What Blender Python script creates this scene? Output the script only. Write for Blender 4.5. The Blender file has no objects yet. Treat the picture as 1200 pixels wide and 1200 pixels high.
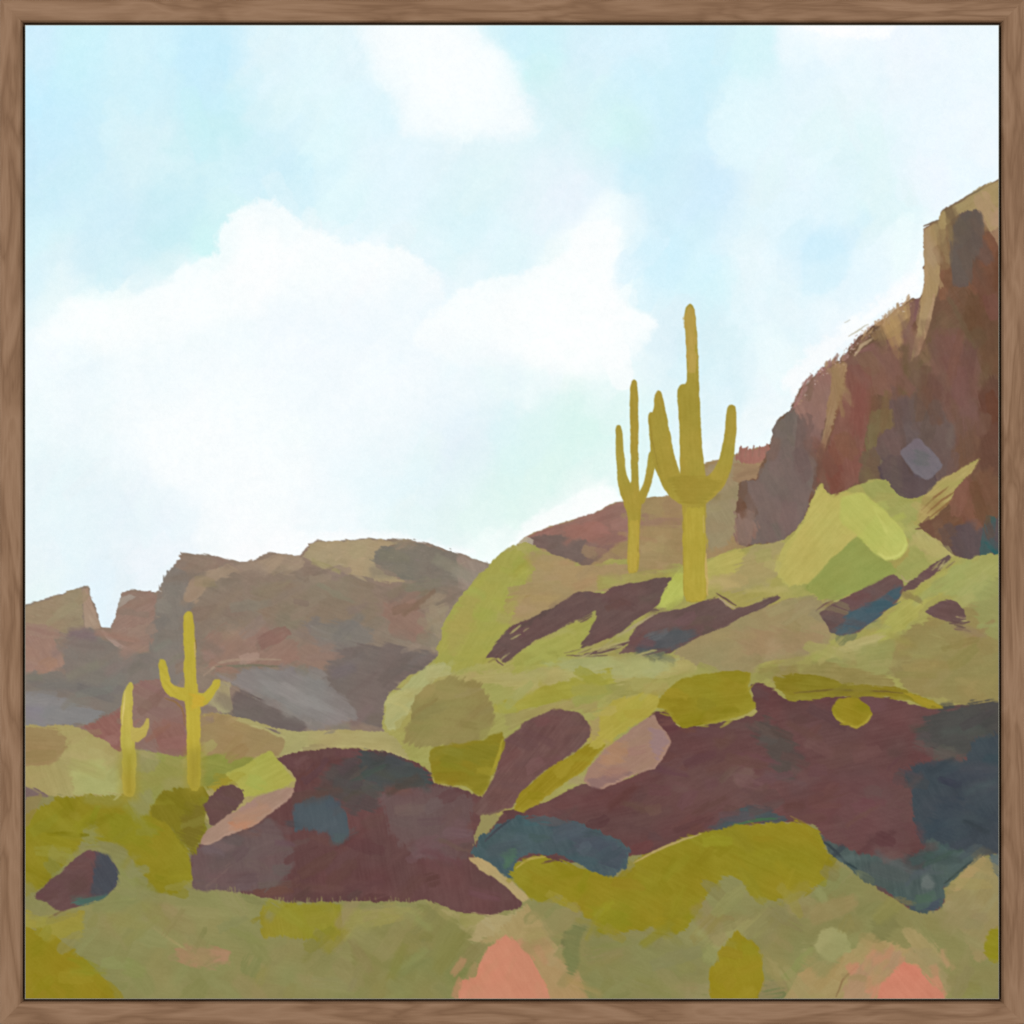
import bpy, bmesh, math
import numpy as np

# ---------------------------------------------------------------- scale: one photo unit u = 2/3 mm, frame 0.8 m square
U = 0.8 / 1200.0
DC = 1.89                      # camera to front plane of the frame
CZ = 1.5                       # height of the picture's centre
YF = -0.045                    # front plane of the frame (wall at y = 0)
REC = 0.0025                   # canvas face lies this far behind the frame's front
KC = (DC + REC) / DC
GAIN = 0.92                     # paint reflectance per unit of displayed value (set by the lamps)
C0, C1 = 29.95, 1170.05          # canvas extent in photo units

# ================================================================ the painter: lays strokes of paint on a fine sheet
N = 1344
step = (C1 - C0) / N
ax = C0 + np.arange(N + 1, dtype=np.float32) * step
IMG = np.zeros((N + 1, N + 1, 3), np.float32)
OWN = np.zeros((N + 1, N + 1), np.int16)
HGT = np.zeros((N + 1, N + 1), np.float32)
rng = np.random.default_rng(11)
_T = np.random.default_rng(5).random((256, 256)).astype(np.float32)

def vn(x, y, seed=0):
    x = x + seed * 17.13; y = y + seed * 31.77
    xi = np.floor(x).astype(np.int32); yi = np.floor(y).astype(np.int32)
    fx = x - xi; fy = y - yi
    fx = fx * fx * (3 - 2 * fx); fy = fy * fy * (3 - 2 * fy)
    a = _T[yi & 255, xi & 255]; b = _T[yi & 255, (xi + 1) & 255]
    c = _T[(yi + 1) & 255, xi & 255]; d = _T[(yi + 1) & 255, (xi + 1) & 255]
    return (a * (1 - fx) + b * fx) * (1 - fy) + (c * (1 - fx) + d * fx) * fy - 0.5

def streaks(X, Y, th, seed, ln=26.0, wd=1.7):
    t = math.radians(th); c, s = math.cos(t), math.sin(t)
    a = X * c + Y * s; b = -X * s + Y * c
    return vn(a / ln, b / wd, seed) * 0.65 + vn(a / (ln * .35), b / (wd * 2.6), seed + 3) * 0.5

def pp(s):
    return [tuple(float(v) for v in q.split(',')) for q in s.split()]

def chaikin(p, n, c=.1):
    for _ in range(n):
        q = []
        for i in range(len(p)):
            a, b = p[i], p[(i + 1) % len(p)]
            q.append((a[0] * (1 - c) + b[0] * c, a[1] * (1 - c) + b[1] * c))
            q.append((a[0] * c + b[0] * (1 - c), a[1] * c + b[1] * (1 - c)))
        p = q
    return p

def sdf(X, Y, p):
    d = np.full(X.shape, 1e9, np.float32); ins = np.zeros(X.shape, bool)
    n = len(p)
    for i in range(n):
        x0, y0 = p[i]; x1, y1 = p[(i + 1) % n]
        ex, ey = x1 - x0, y1 - y0
        L = ex * ex + ey * ey
        if L < 1e-9: continue
        wx, wy = X - x0, Y - y0
        t = np.clip((wx * ex + wy * ey) / L, 0, 1)
        d = np.minimum(d, (wx - ex * t) ** 2 + (wy - ey * t) ** 2)
        if y0 != y1:
            ins ^= ((Y >= min(y0, y1)) & (Y < max(y0, y1)) & (wx < ex * (Y - y0) / ey))
    d = np.sqrt(d)
    return np.where(ins, -d, d)

def blur(A, r):
    k = np.exp(-.5 * (np.arange(-3 * r, 3 * r + 1) / r) ** 2); k /= k.sum()
    h = len(k) // 2
    for axis in (0, 1):
        pad = [(0, 0)] * 3; pad[axis] = (h, h)
        B = np.pad(A, pad, mode='edge'); out = np.zeros_like(A)
        for i, w in enumerate(k):
            sl = [slice(None)] * 3; sl[axis] = slice(i, i + A.shape[axis]); out += w * B[tuple(sl)]
        A = out
    return A
_seed = [0]
def P(own, col, pts, soft=1.0, rag=1.0, th=20.0, st=5.0, bl=5.0, op=1.0, k=2, bris=0.0, dry=0.0, rim=None, big=0.0, fade=None, only=None, cut=.1):
    """one area of paint: colour, outline; soft = edge width, rag = wobble of the edge, th = direction of the brush, st / bl = streaks and blotches,
    bris = bristle marks at the edge, dry = dry-brush gaps, rim = (level, width) of the ridge pushed up at the stroke's edge"""
    _seed[0] += 1; sd_ = _seed[0]
    if bris == 0 and own != 'sky' and soft >= 1.5 and sum(col) < 560: bris = 1.0 + .75 * soft
    if bris > 2: soft = max(.9, soft * .6)
    p = chaikin(pp(pts) if isinstance(pts, str) else pts, k, cut)
    m = 8 + soft * 2 + rag * 3 + bris * 2
    xs = [q[0] for q in p]; ys = [q[1] for q in p]
    i0 = max(0, int((min(xs) - m - C0) / step)); i1 = min(N + 1, int((max(xs) + m - C0) / step) + 2)
    j0 = max(0, int((min(ys) - m - C0) / step)); j1 = min(N + 1, int((max(ys) + m - C0) / step) + 2)
    if i1 <= i0 or j1 <= j0: return
    X, Y = np.meshgrid(ax[i0:i1], ax[j0:j1])
    wx = vn(X / 9, Y / 9, sd_) * 2.2 * rag + vn(X / 2.6, Y / 2.6, sd_ + 1) * 1.2 * rag
    wy = vn(X / 9, Y / 9, sd_ + 5) * 2.2 * rag + vn(X / 2.6, Y / 2.6, sd_ + 6) * 1.2 * rag
    d0 = sdf(X + wx, Y + wy, p)
    S = streaks(X, Y, th, sd_)
    d = d0 + S * 2 * bris
    a = np.clip(0.5 - d / (2 * max(soft, .35)), 0, 1); a = a * a * (3 - 2 * a)
    if dry > 0:
        S2 = streaks(X, Y, th, sd_ + 40, 40, 1.5)
        a = a * np.clip((S2 + 0.62 - dry) * 7, 0, 1)
    a = a * op
    B = vn(X / 34, Y / 26, sd_ + 9) * .7 + vn(X / 13, Y / 11, sd_ + 13) * .5
    B2 = vn(X / 30, Y / 30, sd_ + 21)
    fine = vn(X / 1.3, Y / 1.3, sd_ + 2)
    lum = S * st * 1.5 + B * bl * 1.3 + fine * 3.0
    if big: lum = lum + vn(X / 90, Y / 70, sd_ + 31) * big
    C = np.empty(X.shape + (3,), np.float32)
    C[..., 0] = col[0] + lum + B2 * bl * .9
    C[..., 1] = col[1] + lum - B2 * bl * .5
    C[..., 2] = col[2] + lum * .9 - B2 * bl * .3
    if rim:
        r = np.exp(-((d + rim[1] * .7) / rim[1]) ** 2) * rim[0]
        g = blur(d0[..., None], 2)[..., 0] if min(d0.shape) > 14 else d0
        r = r * np.clip(np.gradient(g, axis=0) / step * 1.1 + np.gradient(g, axis=1) / step * .25 + .1, 0, 1)
        C += r[..., None]
        HGT[j0:j1, i0:i1] += np.maximum(r, 0) * .02 * a
    if fade:
        a = a * (1 - np.clip((Y + vn(X / 40, Y / 25, sd_) * 30 - fade[0]) / (fade[1] - fade[0]), 0, 1) * .92)
    if only is not None: a = a * (ROOT[OWN[j0:j1, i0:i1]] == only)
    A = a[..., None]
    IMG[j0:j1, i0:i1] = IMG[j0:j1, i0:i1] * (1 - A) + C * A
    HGT[j0:j1, i0:i1] = HGT[j0:j1, i0:i1] * (1 - a * .8) + (S * .35 + .3) * a
    if own:
        o = OWN[j0:j1, i0:i1]; o[(d0 < 0)] = oid(own)

def line(own, col, pts, w=1.5, **kw):
    """a brush line: a thin tapering outline round a polyline"""
    q = pp(pts); L, R = [], []
    for i, (x, y) in enumerate(q):
        x0, y0 = q[max(0, i - 1)]; x1, y1 = q[min(len(q) - 1, i + 1)]
        n = math.hypot(x1 - x0, y1 - y0) or 1
        ww = w * (0.45 if i in (0, len(q) - 1) else 1)
        L.append((x - (y1 - y0) / n * ww, y + (x1 - x0) / n * ww)); R.append((x + (y1 - y0) / n * ww, y - (x1 - x0) / n * ww))
    kw.setdefault('rag', .5); kw.setdefault('soft', .9)
    P(own, col, L + R[::-1], **kw)

# ---- what is painted: key -> (object name, parent key, label)
KEYS = {}; ORDER = []
def reg(key, name, parent=None, label=None):
    KEYS[key] = (len(ORDER) + 1, name, parent, label); ORDER.append(key)
def oid(key): return KEYS[key][0]

reg('sky', 'painted_sky')
for c in 'abcdef': reg('cloud_' + c, 'cloud', 'sky')
reg('ridge', 'painted_ridge', None, 'distant brown rock ridge painted along the left skyline')
reg('butte', 'butte', 'ridge'); reg('ridge_top', 'ridge_top', 'ridge'); reg('ridge_shade', 'shaded_face', 'ridge'); reg('ridge_dusk', 'shaded_face', 'ridge')
reg('ridge_gully', 'gully', 'ridge'); reg('scree', 'scree', 'ridge')
reg('mound', 'painted_mound', None, 'reddish mound painted behind the two small yellow cacti')
reg('hill', 'painted_hill', None, 'tan and red hill painted behind the two tall cacti')
reg('hill_red', 'red_rock', 'hill'); reg('hill_shade', 'shaded_rock', 'hill')
reg('cliff', 'painted_cliff', None, 'steep brown and red cliff painted at the right edge')
reg('cliff_top', 'cliff_top', 'cliff'); reg('pillar', 'rock_pillar', 'cliff'); reg('ledge', 'ledge', 'cliff'); reg('ledge2', 'ledge', 'cliff'); reg('cliff_red', 'red_face', 'cliff')
reg('cliff_dark', 'shaded_face', 'cliff'); reg('cliff_dark2', 'shaded_face', 'cliff'); reg('cliff_mauve', 'outcrop', 'cliff'); reg('cliff_stone', 'stone', 'cliff')
reg('slope', 'painted_slope', None, 'sunlit yellow green slope painted below the tall cacti and the cliff')
reg('sl_left', 'grass_bank', 'slope'); reg('sl_tan', 'bare_earth', 'slope'); reg('sl_bright', 'grass_bank', 'slope'); reg('sl_green', 'grass_bank', 'slope')
reg('sl_tan2', 'bare_earth', 'slope'); reg('sl_tan3', 'bare_earth', 'slope'); reg('sl_path', 'pale_bank', 'slope')
reg('sh1', 'painted_shadow', None, 'forked plum shadow painted left of the tallest cactus foot')
reg('sh2', 'painted_shadow', None, 'plum and blue shadow painted across the tallest cactus foot')
reg('sh3', 'painted_shadow', None, 'plum and blue slab of shadow painted under the bright grass')
reg('sh4', 'painted_shadow', None, 'small plum shadow painted near the right edge')
reg('boulder', 'painted_boulder', None, 'round khaki boulder painted at the left end of the slope')
reg('rock_r', 'painted_rock', None, 'largest maroon rock, painted across the lower right')
reg('rock_slate', 'slate_face', 'rock_r'); reg('rock_teal', 'teal_edge', 'rock_r'); reg('rock_teal2', 'teal_edge', 'rock_r')
reg('rock_l', 'painted_rock', None, 'wide maroon rock with blue patches painted at lower left centre')
reg('rl_mauve', 'mauve_face', 'rock_l'); reg('rl_dark', 'dark_face', 'rock_l'); reg('rl_blue', 'blue_patch', 'rock_l'); reg('rl_mauve2', 'mauve_face', 'rock_l')
reg('rock_m', 'painted_rock', None, 'oval maroon rock painted between two olive bushes')
reg('teal_lens', 'painted_shadow', None, 'teal lens of shadow painted between the two big maroon rocks')
reg('rock_pink', 'painted_rock', None, 'pale pink rock painted on the big maroon rock')
reg('rock_pink2', 'painted_rock', None, 'long pink slab painted on the left maroon rock')
reg('rock_s', 'painted_rock', None, 'small maroon and slate rock painted in the lower left olive field')
reg('rs_slate', 'slate_face', 'rock_s')
reg('rock_t', 'painted_rock', None, 'little dark plum rock painted beside the taller yellow cactus foot')
reg('bush1', 'painted_bush', None, 'olive bush painted under the khaki boulder')
reg('bush2', 'painted_bush', None, 'large olive bush painted on top of the big maroon rock')
reg('bush3', 'painted_bush', None, 'long thin olive bush painted along the top of the big maroon rock')
reg('bush4', 'painted_bush', None, 'small round olive bush painted hanging over the big maroon rock')
reg('bush5', 'painted_bush', None, 'slanting olive streak of bush painted under the oval maroon rock')
reg('bush6', 'painted_bush', None, 'dark olive bush painted at the foot of the taller yellow cactus')
reg('bush7', 'painted_bush', None, 'oval olive bush painted at the bottom edge')
reg('bush8', 'painted_bush', None, 'half olive bush cut by the right edge of the canvas')
reg('facet', 'painted_bush', None, 'pale yellow green tuft painted beside the long pink slab')
reg('plain', 'painted_plain', None, 'pale khaki flat painted around the two yellow cacti')
reg('pl_tan', 'bare_earth', 'plain'); reg('pl_tan2', 'bare_earth', 'plain'); reg('pl_sage', 'sage_patch', 'plain'); reg('pl_light', 'pale_patch', 'plain'); reg('pl_band', 'pale_bank', 'plain')
reg('ground', 'painted_foreground', None, 'sage green foreground painted along the bottom')
reg('f_olive', 'olive_patch', 'ground'); reg('f_corner', 'olive_patch', 'ground'); reg('f_mid', 'olive_patch', 'ground'); reg('f_rect', 'olive_patch', 'ground')
reg('f_tan', 'tan_patch', 'ground'); reg('f_tan2', 'tan_patch', 'ground'); reg('f_tan3', 'tan_patch', 'ground'); reg('f_pink', 'pink_patch', 'ground'); reg('f_pale', 'pale_patch', 'ground'); reg('f_oval', 'pale_patch', 'ground')
reg('coral1', 'painted_flower', None, 'larger coral clump painted at the bottom edge centre')
reg('coral2', 'painted_flower', None, 'smaller coral clump painted at the bottom right')
reg('cac1', 'painted_cactus', None, 'tallest, thickest saguaro cactus painted on the slope')
reg('cac1_l', 'arm', 'cac1'); reg('cac1_r', 'arm', 'cac1')
reg('cac2', 'painted_cactus', None, 'slim saguaro cactus painted just left of the tallest one')
reg('cac2_l', 'arm', 'cac2'); reg('cac2_r', 'arm', 'cac2')
reg('cac3', 'painted_cactus', None, 'bright yellow two-armed cactus painted before the left ridge')
reg('cac3_l', 'arm', 'cac3'); reg('cac3_r', 'arm', 'cac3')
reg('cac4', 'painted_cactus', None, 'smallest yellow cactus, painted with one short arm')
reg('cac4_r', 'arm', 'cac4')

# ---------------------------------------------------------------- sky
SKY = """40,110,194,236,251 60,150,198,236,250 35,60,203,237,250 90,60,200,240,248 150,60,207,240,249 240,70,196,236,250 250,140,198,238,244 330,70,222,244,250 360,120,221,245,249
170,170,214,241,247 60,230,201,236,247 130,260,206,237,247 200,265,199,236,244 240,290,202,241,243 340,200,206,239,249 390,150,221,245,249 35,330,214,241,248 120,310,210,238,246
310,300,250,251,252 380,320,240,249,252 120,380,250,254,251 70,355,238,250,251 40,385,230,246,250 350,380,236,246,252 220,345,246,252,253
500,60,248,252,254 560,100,247,252,254 430,60,226,246,251 430,130,222,246,252 560,200,223,244,248 540,250,217,243,248 460,200,227,246,253 410,240,222,246,250 620,50,205,240,250 625,70,205,243,244 700,60,214,240,250
740,45,214,240,250 730,140,208,243,244 660,130,218,242,247 760,200,202,236,247 770,300,204,240,251 760,100,206,240,250 670,230,231,244,252 600,300,223,244,250 700,320,250,254,252 710,275,247,253,254 690,390,253,254,254
430,320,242,250,254 420,380,234,246,253 500,330,232,246,252 560,350,238,250,253 640,350,248,254,253 520,300,224,245,249
830,60,205,240,250 810,130,204,238,250 880,60,212,243,248 950,80,226,245,252 870,140,227,248,253 1000,110,232,247,252 1000,170,221,244,247 1100,100,234,246,253 1100,200,234,247,254 1150,60,236,248,253 1060,60,236,246,253
960,290,207,238,251 1040,250,222,244,247 1060,300,235,249,251 830,220,206,236,250 900,220,223,243,248 830,330,211,243,250 880,310,232,247,252 1020,330,229,246,252 960,36,250,252,255 930,180,226,246,251 950,230,226,246,252 1140,170,238,248,254 1070,330,246,250,252
60,420,242,250,254 105,430,232,246,250 90,530,228,244,247 220,520,252,254,253 300,480,246,253,254 380,430,237,247,252 300,560,250,255,253 130,590,229,243,248 200,600,232,245,250 60,650,230,244,248 290,610,252,253,254 125,700,226,242,249
300,640,250,252,253 390,600,240,250,253 60,480,236,248,251 160,460,242,250,252 80,590,230,245,249 170,660,236,245,250 40,690,232,246,246
450,450,242,250,254 430,560,232,247,251 520,480,232,245,251 600,440,234,248,250 550,520,226,242,248 600,520,220,243,246 640,560,219,244,238 690,500,217,245,239 560,600,224,245,242 480,620,229,246,246 650,400,254,254,254 720,420,250,254,253
745,410,226,245,248 720,480,224,246,243 690,588,250,253,252 640,605,244,252,250 790,400,218,240,248 820,400,214,240,246 860,440,216,241,247 850,430,218,241,247 900,430,240,251,253 850,480,222,243,248 840,520,236,248,252 480,420,238,248,253 780,500,222,244,246 740,540,222,245,242
930,380,228,246,251 980,380,236,248,252 900,360,228,245,250 890,490,242,250,252 580,640,244,252,250 500,560,228,245,248 540,440,236,248,252 610,600,226,246,240"""
sk = np.array([[float(v) for v in t.split(',')] for t in SKY.split()], np.float32)
sk[:, 2] += (255 - sk[:, 2]) * .06
def sky_at(X, Y):
    num = np.zeros(X.shape + (3,), np.float32); den = np.zeros(X.shape, np.float32)
    for r in sk:
        w = 1.0 / (((X - r[0]) ** 2 + (Y - r[1]) ** 2) / 400.0 + 1.0) ** 2
        num += w[..., None] * r[2:5]; den += w
    return num / den[..., None]
gx, gy = np.meshgrid(ax, ax)
cut = np.searchsorted(ax, 790)
IMG[:cut] = sky_at(gx[:cut] + vn(gx[:cut] / 26, gy[:cut] / 26, 3) * 14, gy[:cut] + vn(gx[:cut] / 26, gy[:cut] / 26, 8) * 14)
IMG[cut:] = (150, 140, 90)
OWN[:] = oid('sky')
for n in range(1500):                                   # short overlapping washes
    x = rng.uniform(C0, C1); y = rng.uniform(C0, 760)
    c = sky_at(np.float32([[x]]), np.float32([[y]]))[0, 0]
    c = c + rng.normal(0, 1.0, 3) * (1.4, .8, .8) + rng.normal(0, 1.3)
    c = np.minimum(c, (253, 254.5, 254.5))
    a = rng.uniform(-70, -30) if rng.random() < .6 else rng.uniform(60, 110)
    l, w = rng.uniform(14, 46), rng.uniform(7, 20)
    ca, sa = math.cos(math.radians(a)), math.sin(math.radians(a))
    q = [(x + u * l * ca - v * w * sa, y + u * l * sa + v * w * ca) for u, v in ((-1, -.7), (0, -1), (1, -.6), (1.05, .6), (0, 1), (-1, .8))]
    P(None, c, q, soft=rng.choice([1.5, 3, 6, 9]), rag=1.6, th=a, st=1.1, bl=.8, op=rng.uniform(.25, .6), k=1)

W = (251, 253.5, 253.5)
P('cloud_a', (248, 252.5, 254), "416,20 428,60 440,96 456,112 466,140 474,157 500,158 540,160 600,162 634,158 622,132 606,92 590,62 560,40 545,20", soft=12, rag=4, st=1.5, bl=2.5, op=.6, th=60)
P('cloud_a', (249, 253, 254), "430,20 448,80 470,110 486,150 560,150 612,150 596,100 576,60 545,20", soft=18, rag=4, st=1.5, bl=2.5, op=.5, th=60)
P('cloud_b', W, "29,392 70,368 72,352 120,352 160,345 195,334 210,312 240,302 254,298 258,270 268,252 288,243 302,232 320,233 332,241 344,256 360,266 392,282 420,286 470,290 494,306 520,330 520,400 440,420 300,430 180,430 110,430 29,430", soft=5, rag=3.5, st=1, bl=1.5, op=.78, th=20, fade=(300, 400))
P(None, W, "29,400 80,360 200,345 250,320 300,300 330,330 300,370 220,390 140,410", soft=14, rag=3, st=1, bl=1, op=.6)
P('cloud_c', W, "480,400 500,372 540,340 570,326 600,322 640,310 665,292 676,268 700,257 716,258 727,270 724,290 716,306 718,330 728,352 742,364 764,368 772,384 752,412 720,440 690,446 640,438 600,430 540,430", soft=5, rag=3, st=1, bl=1.5, op=.75, th=30, fade=(385, 450))
P(None, W, "560,372 600,340 660,330 716,340 740,372 764,376 750,404 716,432 690,440 640,430 590,410", soft=10, rag=3, st=1, bl=1, op=.6)
P('cloud_d', W, "150,520 168,496 220,484 290,490 320,530 350,570 320,600 250,590 200,560", soft=22, rag=4, st=1, bl=1, op=.6)
P(None, (251, 254, 253), "172,520 178,496 220,494 258,496 262,520 250,544 210,546 190,534", soft=7, rag=4, st=1, bl=1, op=.6)
P(None, (246, 251, 253.5), "40,440 200,400 420,370 540,420 520,480 420,560 420,620 250,640 160,560 60,520", soft=50, rag=3, st=1, bl=1, op=.5)
P(None, (217, 244, 237), "560,570 600,500 680,450 716,500 716,560 660,590 590,620", soft=26, rag=4, st=1, bl=1, op=.35)
P(None, (207, 238, 250), "940,292 962,261 982,280 998,302 990,328 962,346 938,344", soft=5, rag=2, st=1.4, bl=1.5, op=.45, th=60)
P(None, (227, 247, 252), "826,142 838,128 870,120 900,118 914,140 898,170 880,204 850,192 832,172", soft=4, rag=2.5, st=1.2, bl=1.5, op=.6, th=60)
P('cloud_e', (252, 253, 254), "925,29 1052,29 1040,42 990,44 945,38", soft=4, rag=3, st=1, bl=1, op=.8)
P('cloud_f', (252, 254, 253), "596,640 612,612 650,594 690,574 722,570 728,586 690,604 640,622 612,634", soft=5, rag=3, st=1, bl=1, op=.75, th=-20)
P(None, (251, 252, 253), "930,464 962,430 990,408 1030,372 1062,346 1078,340 1080,290 1068,322 1030,350 990,380 950,410 915,450", soft=6, rag=4, st=1, bl=1, op=.8, th=-45)
P(None, (251, 252, 253), "300,652 330,620 360,626 420,622 470,624 560,648 540,655 480,640 400,638 340,660", soft=5, rag=3, st=1, bl=1, op=.7, th=0)

# ---------------------------------------------------------------- distant ridge, left
P('ridge', (139, 122, 107), "20,712 40,705 52,702 66,698 80,692 92,688 103,687 107,700 112,714 117,730 119,735 131,735 135,722 138,708 143,694 150,692 165,692 180,693 185,692 190,682 197,671 205,662 212,654 211,647 216,648 228,649 240,649 255,653 270,656 285,658 297,657 305,652 315,648 335,649 352,651 357,644 362,637 370,633 385,634 400,633 420,631.5 440,631 465,632 480,632 492,635 505,638 520,643 535,648 550,653 565,658 578,661 600,700 560,800 500,880 20,880", k=1, rag=.9, bris=1.3, th=25, st=6, bl=6)
P('butte', (151, 134, 108), "20,713 52,703 80,693 97,689 98,720 96,738 78,742 64,738 20,742", rag=1, soft=1.5, th=10)
P(None, (155, 126, 111), "20,735 60,733 70,760 82,792 50,796 20,792", soft=4, th=60, st=7)
P(None, (166, 142, 122), "97,690 103,688 110,712 119,736 99,737", soft=1.2, th=60, st=9, dry=.1)
P('ridge_shade', (127, 118, 109), "80,740 112,737 125,752 150,764 184,766 200,800 160,832 120,845 90,852 20,852 20,788 74,785", soft=3, rag=2, th=15, st=3, bl=4)
P(None, (133, 131, 130), "20,814 70,815 100,828 122,832 112,848 60,852 20,852", soft=4, rag=2, th=10, st=4, op=.9)
P(None, (118, 112, 110), "30,800 60,797 110,803 150,806 140,815 80,812", soft=5, op=.5)
P(None, (148, 123, 110), "131,736 139,708 144,694 183,694 181,730 177,764 150,764 132,752", soft=1.6, th=-30, st=8)
line(None, (163, 140, 128), "119,738 128,748 142,758 156,763", 2.6, st=8)
line(None, (165, 130, 118), "126,744 140,748 158,752", 1.8, st=8)
P('ridge_gully', (130, 120, 111), "186,692 198,670 210,657 220,676 226,705 216,730 213,802 180,802 176,765 182,735", soft=3, rag=2, th=80, st=4)
P(None, (141, 122, 107), "205,664 213,651 240,651 270,657 250,668 224,676", soft=3, th=15, st=6)
P('ridge_top', (164, 144, 121), "216,704 221,684 228,674 250,668 272,660 300,658 322,650 352,653 356,665 330,673 292,668 264,674 246,684 234,700 228,706", soft=2.2, rag=2, th=-30, st=8, bl=7, op=.8)
P(None, (148, 119, 105), "240,745 262,735 312,736 346,752 352,772 332,782 270,778 240,790", soft=5, rag=3, th=-35, st=7, op=.85)
P(None, (138, 121, 103), "290,690 400,672 440,690 445,730 350,735 310,725", soft=8, rag=3, th=15)
line(None, (160, 137, 118), "238,792 258,776 290,772 330,773", 1.8, st=8)
line(None, (122, 116, 97), "252,781 300,780 330,781", 1.6)
P('scree', (133, 125, 119), "272,802 282,785 330,783 384,786 402,800 414,838 372,855 342,846 300,818", soft=3, rag=2, th=25, st=6)
P(None, (127, 119, 112), "352,726 420,730 444,745 410,772 374,764", soft=6, rag=3, th=15, op=.85)
P(None, (150, 120, 106), "355,752 390,755 400,782 345,780", soft=6, op=.5)
line(None, (146, 136, 130), "364,734 378,741 398,746", 2.2, st=9, op=.5, dry=.1)
P('ridge_dusk', (119, 105, 99), "384,772 420,755 470,756 502,764 516,770 496,786 470,800 453,817 449,852 436,853 420,848 396,834 380,804", soft=6, rag=2, bris=4, th=15, st=4, bl=5)
P(None, (113, 101, 96), "272,812 284,809 312,824 362,849 346,858 312,851 274,842", soft=2.5, rag=2, th=25, st=6)
P(None, (131, 125, 119), "306,802 352,806 412,836 376,852 340,842", soft=5, op=.6, th=28, st=9, dry=.1)
P('ridge_top', (166, 149, 117), "356,652 363,638 372,634 400,634 440,632 482,633 456,641 440,648 440,664 452,674 474,681 456,684 430,677 400,668 378,667", soft=1.8, rag=1.5, th=10, st=6)
P('ridge_dusk', (126, 118, 106), "437,652 444,642 482,635 505,639 522,644 538,652 542,682 524,689 500,688 472,680 448,667", soft=2, rag=2, th=10, st=3)
P(None, (148, 131, 118), "534,650 555,656 574,662 552,690 532,706 536,680", soft=3, th=70, st=8)
P(None, (147, 117, 103), "446,704 494,703 502,752 478,752 456,738", soft=5, rag=3, th=40, op=.85)
P(None, (134, 117, 103), "440,688 540,688 530,712 500,704 450,702", soft=5, op=.6)
P(None, (160, 143, 116), "504,700 522,704 522,738 513,770 507,764 506,735 498,730", soft=5, th=75, st=8, dry=.3, bris=5, op=.6)

# ---------------------------------------------------------------- red mound and pale flat round the small cacti
P('mound', (139, 110, 100), "92,851 112,848 118,841 138,833 150,812 158,799 192,794 218,816 222,890 190,886 160,876 136,882 112,866", soft=1.6, rag=1.5, th=30, st=6)
P(None, (142, 100, 91), "92,851 112,848 120,842 142,834 142,880 130,878 112,864", soft=2.5, th=50, st=7)
P(None, (140, 101, 91), "176,846 218,836 222,886 186,884", soft=4, th=60, st=5)
P('plain', (165, 152, 98), "20,851 60,850 90,850 112,862 124,870 138,880 150,878 190,884 222,888 236,836 262,836 290,845 345,858 400,856 450,858 520,870 520,910 300,960 150,960 20,962", soft=1.2, rag=1.4, k=1, bris=1.2, th=70, st=6)
P('pl_tan', (155, 131, 89), "20,852 68,853 79,868 70,894 20,900", soft=1.8, rag=1.5, th=5)
P('pl_light', (172, 169, 108), "84,896 120,892 142,902 144,932 86,932", soft=4, rag=2, th=10, st=5)
P(None, (172, 160, 104), "80,862 106,862 136,884 140,900 84,892", soft=4, op=.7, th=20)
P('pl_sage', (146, 144, 76), "150,880 215,886 250,876 304,888 268,922 200,938 160,962 146,950", soft=3, rag=2, th=40, st=5)
P(None, (148, 144, 92), "160,878 190,884 180,905 160,905", soft=4, th=60)
P('pl_tan2', (155, 132, 91), "228,842 244,834 270,841 300,851 342,862 334,886 312,884 290,892 240,884 228,880", soft=2.5, rag=1.5, th=15, st=4)
P(None, (161, 150, 114), "246,806 256,797 270,800 272,834 262,836 244,828", soft=2, th=70, st=7)
P('pl_band', (168, 158, 105), "268,842 292,842 316,852 346,858 400,855 448,857 480,866 508,872 510,906 480,891 450,881 420,876 380,877 350,881 326,888 336,868 312,856", soft=1.4, rag=1.2, th=5, st=7, rim=(10, 1.6))
P(None, (120, 100, 96), "20,918 44,926 62,933 48,944 20,960", soft=2.5, th=30)
P(None, (138, 140, 66), "236,888 270,884 300,890 264,916 238,920", soft=4, th=-20, st=5)

# ---------------------------------------------------------------- hill behind the tall cacti
P('hill', (156, 132, 93), "604,640 612,630 640,618 665,610 690,604 714,592 728,588 742,584 784,582 800,562 826,542 845,537 862,531 905,520 915,560 900,640 830,670 760,690 690,690 620,670", k=1, rag=1, bris=.6, th=5, st=5)
P('hill_red', (147, 110, 99), "612,631 640,618 690,604 714,592 735,587 744,604 738,632 700,640 650,628", soft=1.4, rag=1.4, th=-18, st=7, bl=8)
P(None, (156, 108, 96), "660,618 700,610 720,625 690,636 660,628", soft=4, op=.6)
P('hill_shade', (118, 98, 91), "613,634 632,626 660,628 700,638 722,636 708,650 690,664 664,656 640,646 622,642", soft=1.6, rag=2, th=15, st=5, bris=1)
P(None, (151, 118, 100), "752,602 798,604 798,616 752,618", soft=4, op=.7, th=2, st=8)
P(None, (154, 138, 106), "826,548 868,532 870,560 864,622 850,642 828,644", soft=3, rag=2, th=60)
P(None, (158, 108, 96), "862,538 868,524 880,527 904,520 906,540 880,545", soft=1.4, th=90, bris=3, st=8)
P(None, (156, 128, 98), "858,545 905,538 902,562 860,566", soft=3, th=10)
for q in ("866,537 869,522", "873,536 876,523", "881,535 884,522", "889,535 891,525", "897,533 899,520"):
    line(None, (150, 110, 96), q, 1.8)

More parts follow.
